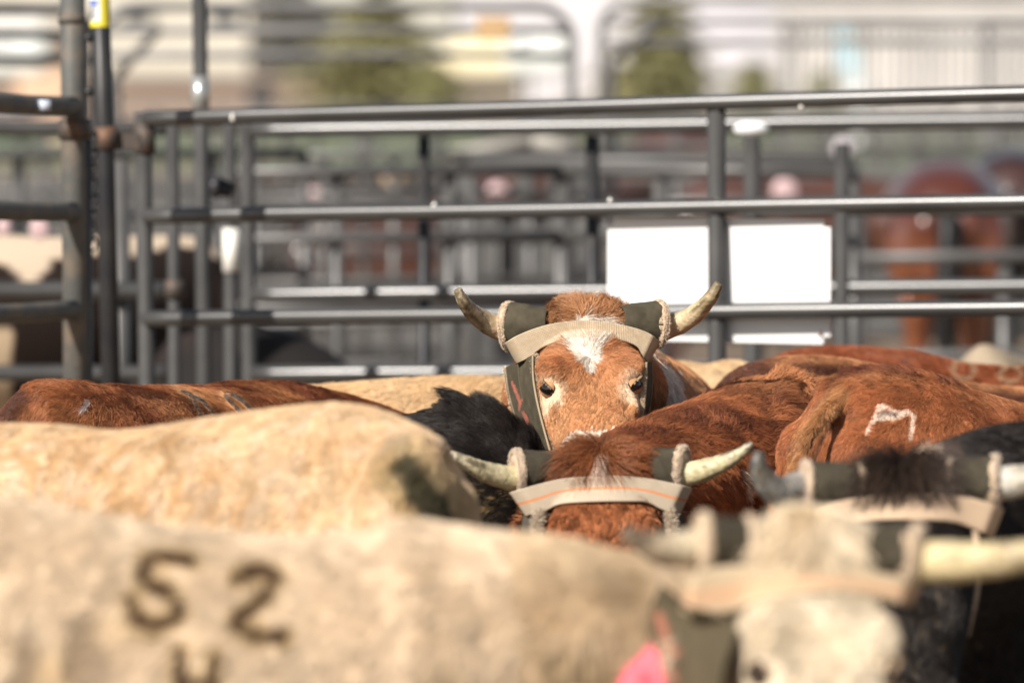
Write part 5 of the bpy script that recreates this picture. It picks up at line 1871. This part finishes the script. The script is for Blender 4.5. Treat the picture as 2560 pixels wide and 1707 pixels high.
    panel_row('tall fence of thin upright bars at the top right', 1960, 3000, 42.0, 40.0, 2.02, 2, 3, r=.02, bars=44, group=None, name='barred_fence', mat=M_PIPE_PALE)
    panel_row('low panel of three rails in front of the bay horse', 2120, 2900, 22.0, 22.2, 1.02, 3, 3, r=.026, group=G)
    # slanting brace arms
    for lab, a, b in (('slanting grey brace arm beyond the round cornered panel, top centre', (1530, 150, 26.5), (1670, 40, 26.5)), ('slanting grey brace arm above the gate hinge', (290, 190, 25), (400, 70, 25))):
        A, B = P(*a), P(*b)
        o = empty('brace_arm', (A.x, A.y, 0))
        tag(o, lab, 'brace')
        pipe('arm', [A, B], .022, M_PIPE_FAR, o)
        pipe('upright', [(A.x, A.y, 0), tuple(A)], .022, M_PIPE_FAR, o)
    # tan placard on the tall panel
    A, B = P(1192, 42, 25.8), P(1276, 102, 25.8)
    o = box_obj('placard', A.x, B.x, A.y - .02, A.y - .004, B.z, A.z, plain('tan_board', (.50, .33, .17), rough=.8, var=.1, scale=5), bev=.004)
    tag(o, 'plain tan placard hanging on the tall round cornered panel', 'sign')
    # loading chute
    ch = empty('loading_chute', at_ground(1250, 27))
    tag(ch, 'grey steel loading chute with a sloping top beam beyond the gate', 'chute')
    ms = plain('sheet_steel', (.085, .085, .085), rough=.6, metal=.2, var=.4, scale=2.5, tint=(.15, .145, .135))
    for x0, x1, yt in ((1120, 1150, 395), (1155, 1185, 400), (1290, 1330, 400), (1370, 1390, 400), (1430, 1480, 400)):
        A, B = P(x0, yt, 27), P(x1, yt, 27)
        box_obj('upright', A.x, B.x, A.y, A.y + .08, 0, A.z, ms, ch)
    A, B = P(1105, 0, 27), P(1490, 0, 27)
    box_obj('side_sheet', A.x, B.x, A.y + .3, A.y + .33, .05, P(0, 520, 27).z, ms, ch)
    ml = plain('pale_beam', (.36, .34, .30), rough=.6, var=.2, scale=3)
    for a, b in (((1118, 392, 27), (1330, 352, 27)), ((1330, 352, 27), (1460, 380, 27))):
        q = tube([tuple(P(*a)), tuple(P(*b))], .035, n=10)
        mesh_np('top_beam', q[0], q[1], ml, ch)
    # dark sheeted alley walls that close the pens
    for lab, x0, x1, d, yt in (('dark sheeted alley wall behind the first far pen', 560, 1110, 33.5, 470), ('dark sheeted alley wall beyond the horses', 1560, 2800, 36, 420), ('dark sheeted alley wall at the left of the pens', -400, 540, 33, 440)):
        A, B = P(x0, yt, d), P(x1, yt, d)
        root = empty('alley_wall', (A.x, A.y, 0))
        tag(root, lab, 'wall')
        box_obj('sheet', A.x, B.x, A.y, A.y + .04, .02, A.z, ms, root)
        k = 0
        n = int((B.x - A.x) / .6)
        for i in range(n + 1):
            x = A.x + (B.x - A.x) * i / n
            box_obj('rib', x - .03, x + .03, A.y - .06, A.y - .002, .02, A.z + .05, M_PIPE_FAR if i % 2 else ms, root)

    # buildings and vehicles beyond the turf
    building('long cream building across the far left', -250, 620, -120, 150, 14, (0.656, 0.607, 0.508), (.55, .50, .42), windows=((300, 380, 15, 60), (520, 600, 15, 60)), gable=1.5)
    building('pale grey green hall behind the first pine', 560, 1130, -150, 165, 14, (0.590, 0.574, 0.492), (.7, .68, .6))
    building('white hall in the middle distance with a plain front', 1090, 1760, -200, 185, 20, (0.672, 0.648, 0.656), (.7, .68, .68), ribs=0)
    building('lilac white hall right of the second pine', 1700, 2000, -180, 170, 14, (0.656, 0.640, 0.681), (.7, .68, .68))
    building('ribbed white barn at the far right', 1995, 2900, -200, 155, 14, (0.656, 0.623, 0.582), (.6, .55, .5), ribs=34)
    building('low brown stall block under the cream building', -200, 820, 205, 132, 4, (.38, .29, .23), (.42, .34, .28), windows=((60, 120, 225, 260), (620, 680, 225, 260)))
    building('low grey brown stall block in the middle', 800, 1300, 200, 136, 4, (.30, .26, .20), (.33, .29, .23))
    building('low tan stall block right of the second pine', 1500, 1740, 215, 134, 4, (.36, .23, .14), (.36, .26, .18))
    # cream awning and white trailer
    t = empty('awning', at_ground(1180, 140))
    tag(t, 'pale yellow awning beside the first pine', 'awning')
    A, B = P(1040, 175, 140), P(1330, 85, 140)
    v = [(A.x, A.y, A.z), (B.x, A.y, A.z), (B.x - .3, A.y + 2, B.z), (A.x + 1.2, A.y + 2, B.z), (A.x, A.y, A.z - .08), (B.x, A.y, A.z - .08), (B.x - .3, A.y + 2, B.z - .08), (A.x + 1.2, A.y + 2, B.z - .08)]
    f = [(0, 1, 2, 3), (4, 7, 6, 5), (0, 4, 5, 1), (1, 5, 6, 2), (2, 6, 7, 3), (3, 7, 4, 0)]
    mesh_np('canopy', v, f, plain('yellow_canvas', (.85, .74, .48), rough=.8, var=.06), t, sm=False)
    for x in (A.x + .1, B.x - .1):
        for y in (A.y + .1, A.y + 1.9):
            pipe('leg', [(x, y, 0), (x, y, A.z - .08)], .05, M_PIPE_FAR, t, n=8)
    for lab, x0, x1, yt, yb, d in (('white horse trailer right of the pale awning', 1262, 1420, 82, 185, 120), ('small white van at the far left edge', -40, 118, 55, 190, 118)):
        t = empty('trailer', at_ground((x0 + x1) / 2, d))
        tag(t, lab, 'trailer' if 'trailer' in lab else 'van')
        A, B = P(x0, yt, d), P(x1, yb, d)
        mwht = plain('white_gloss', (.88, .87, .84), rough=.3, var=.03)
        box_obj('body', A.x, B.x, A.y, A.y + 1.8, max(.3, B.z), A.z, mwht, t, bev=.18)
        box_obj('window', A.x + .15, A.x + .45, A.y - .01, A.y + .02, A.z - .45, A.z - .2, M_INK, t)
        for k in (.3, .7):
            c = (A.x + (B.x - A.x) * k, A.y, .32)
            q = tube([(c[0], c[1] - .05, c[2]), (c[0], c[1] + .2, c[2])], .32, n=20)
            mesh_np('wheel', q[0], q[1], M_INK, t)
        box_obj('chassis', A.x, B.x, A.y + .3, A.y + 1.5, .28, .42, M_PIPE_DARK, t)
    building('small peach stucco shed beside the white van', 40, 172, 110, 125, 3, (.78, .52, .36), (.6, .42, .32), gable=.4, name='shed', cat='shed')
    # pines and bushes
    conifer('olive green pine left of the tan placard', 945, 128, -60, 270, 250, 5)
    conifer('dark olive pine right of the white trailer', 1650, 126, -60, 230, 250, 8)
    conifer('small green bush in front of the lilac white hall', 1885, 120, 150, 90, 240, 9, True)
    conifer('second small bush left of the blue flag', 2055, 120, 175, 70, 240, 10, True)
    conifer('low green bush at the foot of the first pine', 1085, 124, 150, 80, 240, 11, True)
    # feather flag
    fl = empty('feather_flag', at_ground(2110, 100))
    tag(fl, 'pale blue feather flag on a white base beside the barred fence', 'flag')
    pts = [(2082, 72), (2105, 62), (2135, 90), (2142, 140), (2146, 195), (2118, 198), (2100, 160), (2086, 120)]
    v = [tuple(P(x, y, 100)) for x, y in pts]
    o = mesh_np('banner', v, [tuple(range(8))], plain('blue_cloth', (.42, .66, .76), rough=.7, tint=(.6, .74, .76), scale=1.5), fl, sm=False)
    s = o.modifiers.new('t', 'SOLIDIFY'); s.thickness = .02
    pipe('pole', [at_ground(2146, 100), P(2146, 140, 100), P(2105, 60, 100)], .02, M_WHITE, fl, n=8)
    v, f = ellipsoid(tuple(P(2148, 235, 100)), (.33, .3, .14))
    mesh_np('base', v, f, M_WHITE, fl)
    g = at_ground(2148, 100)
    pipe('stand', [g, tuple(P(2148, 235, 100))], .10, M_WHITE, fl, n=10)


if ONLY != 'focus':
    background()
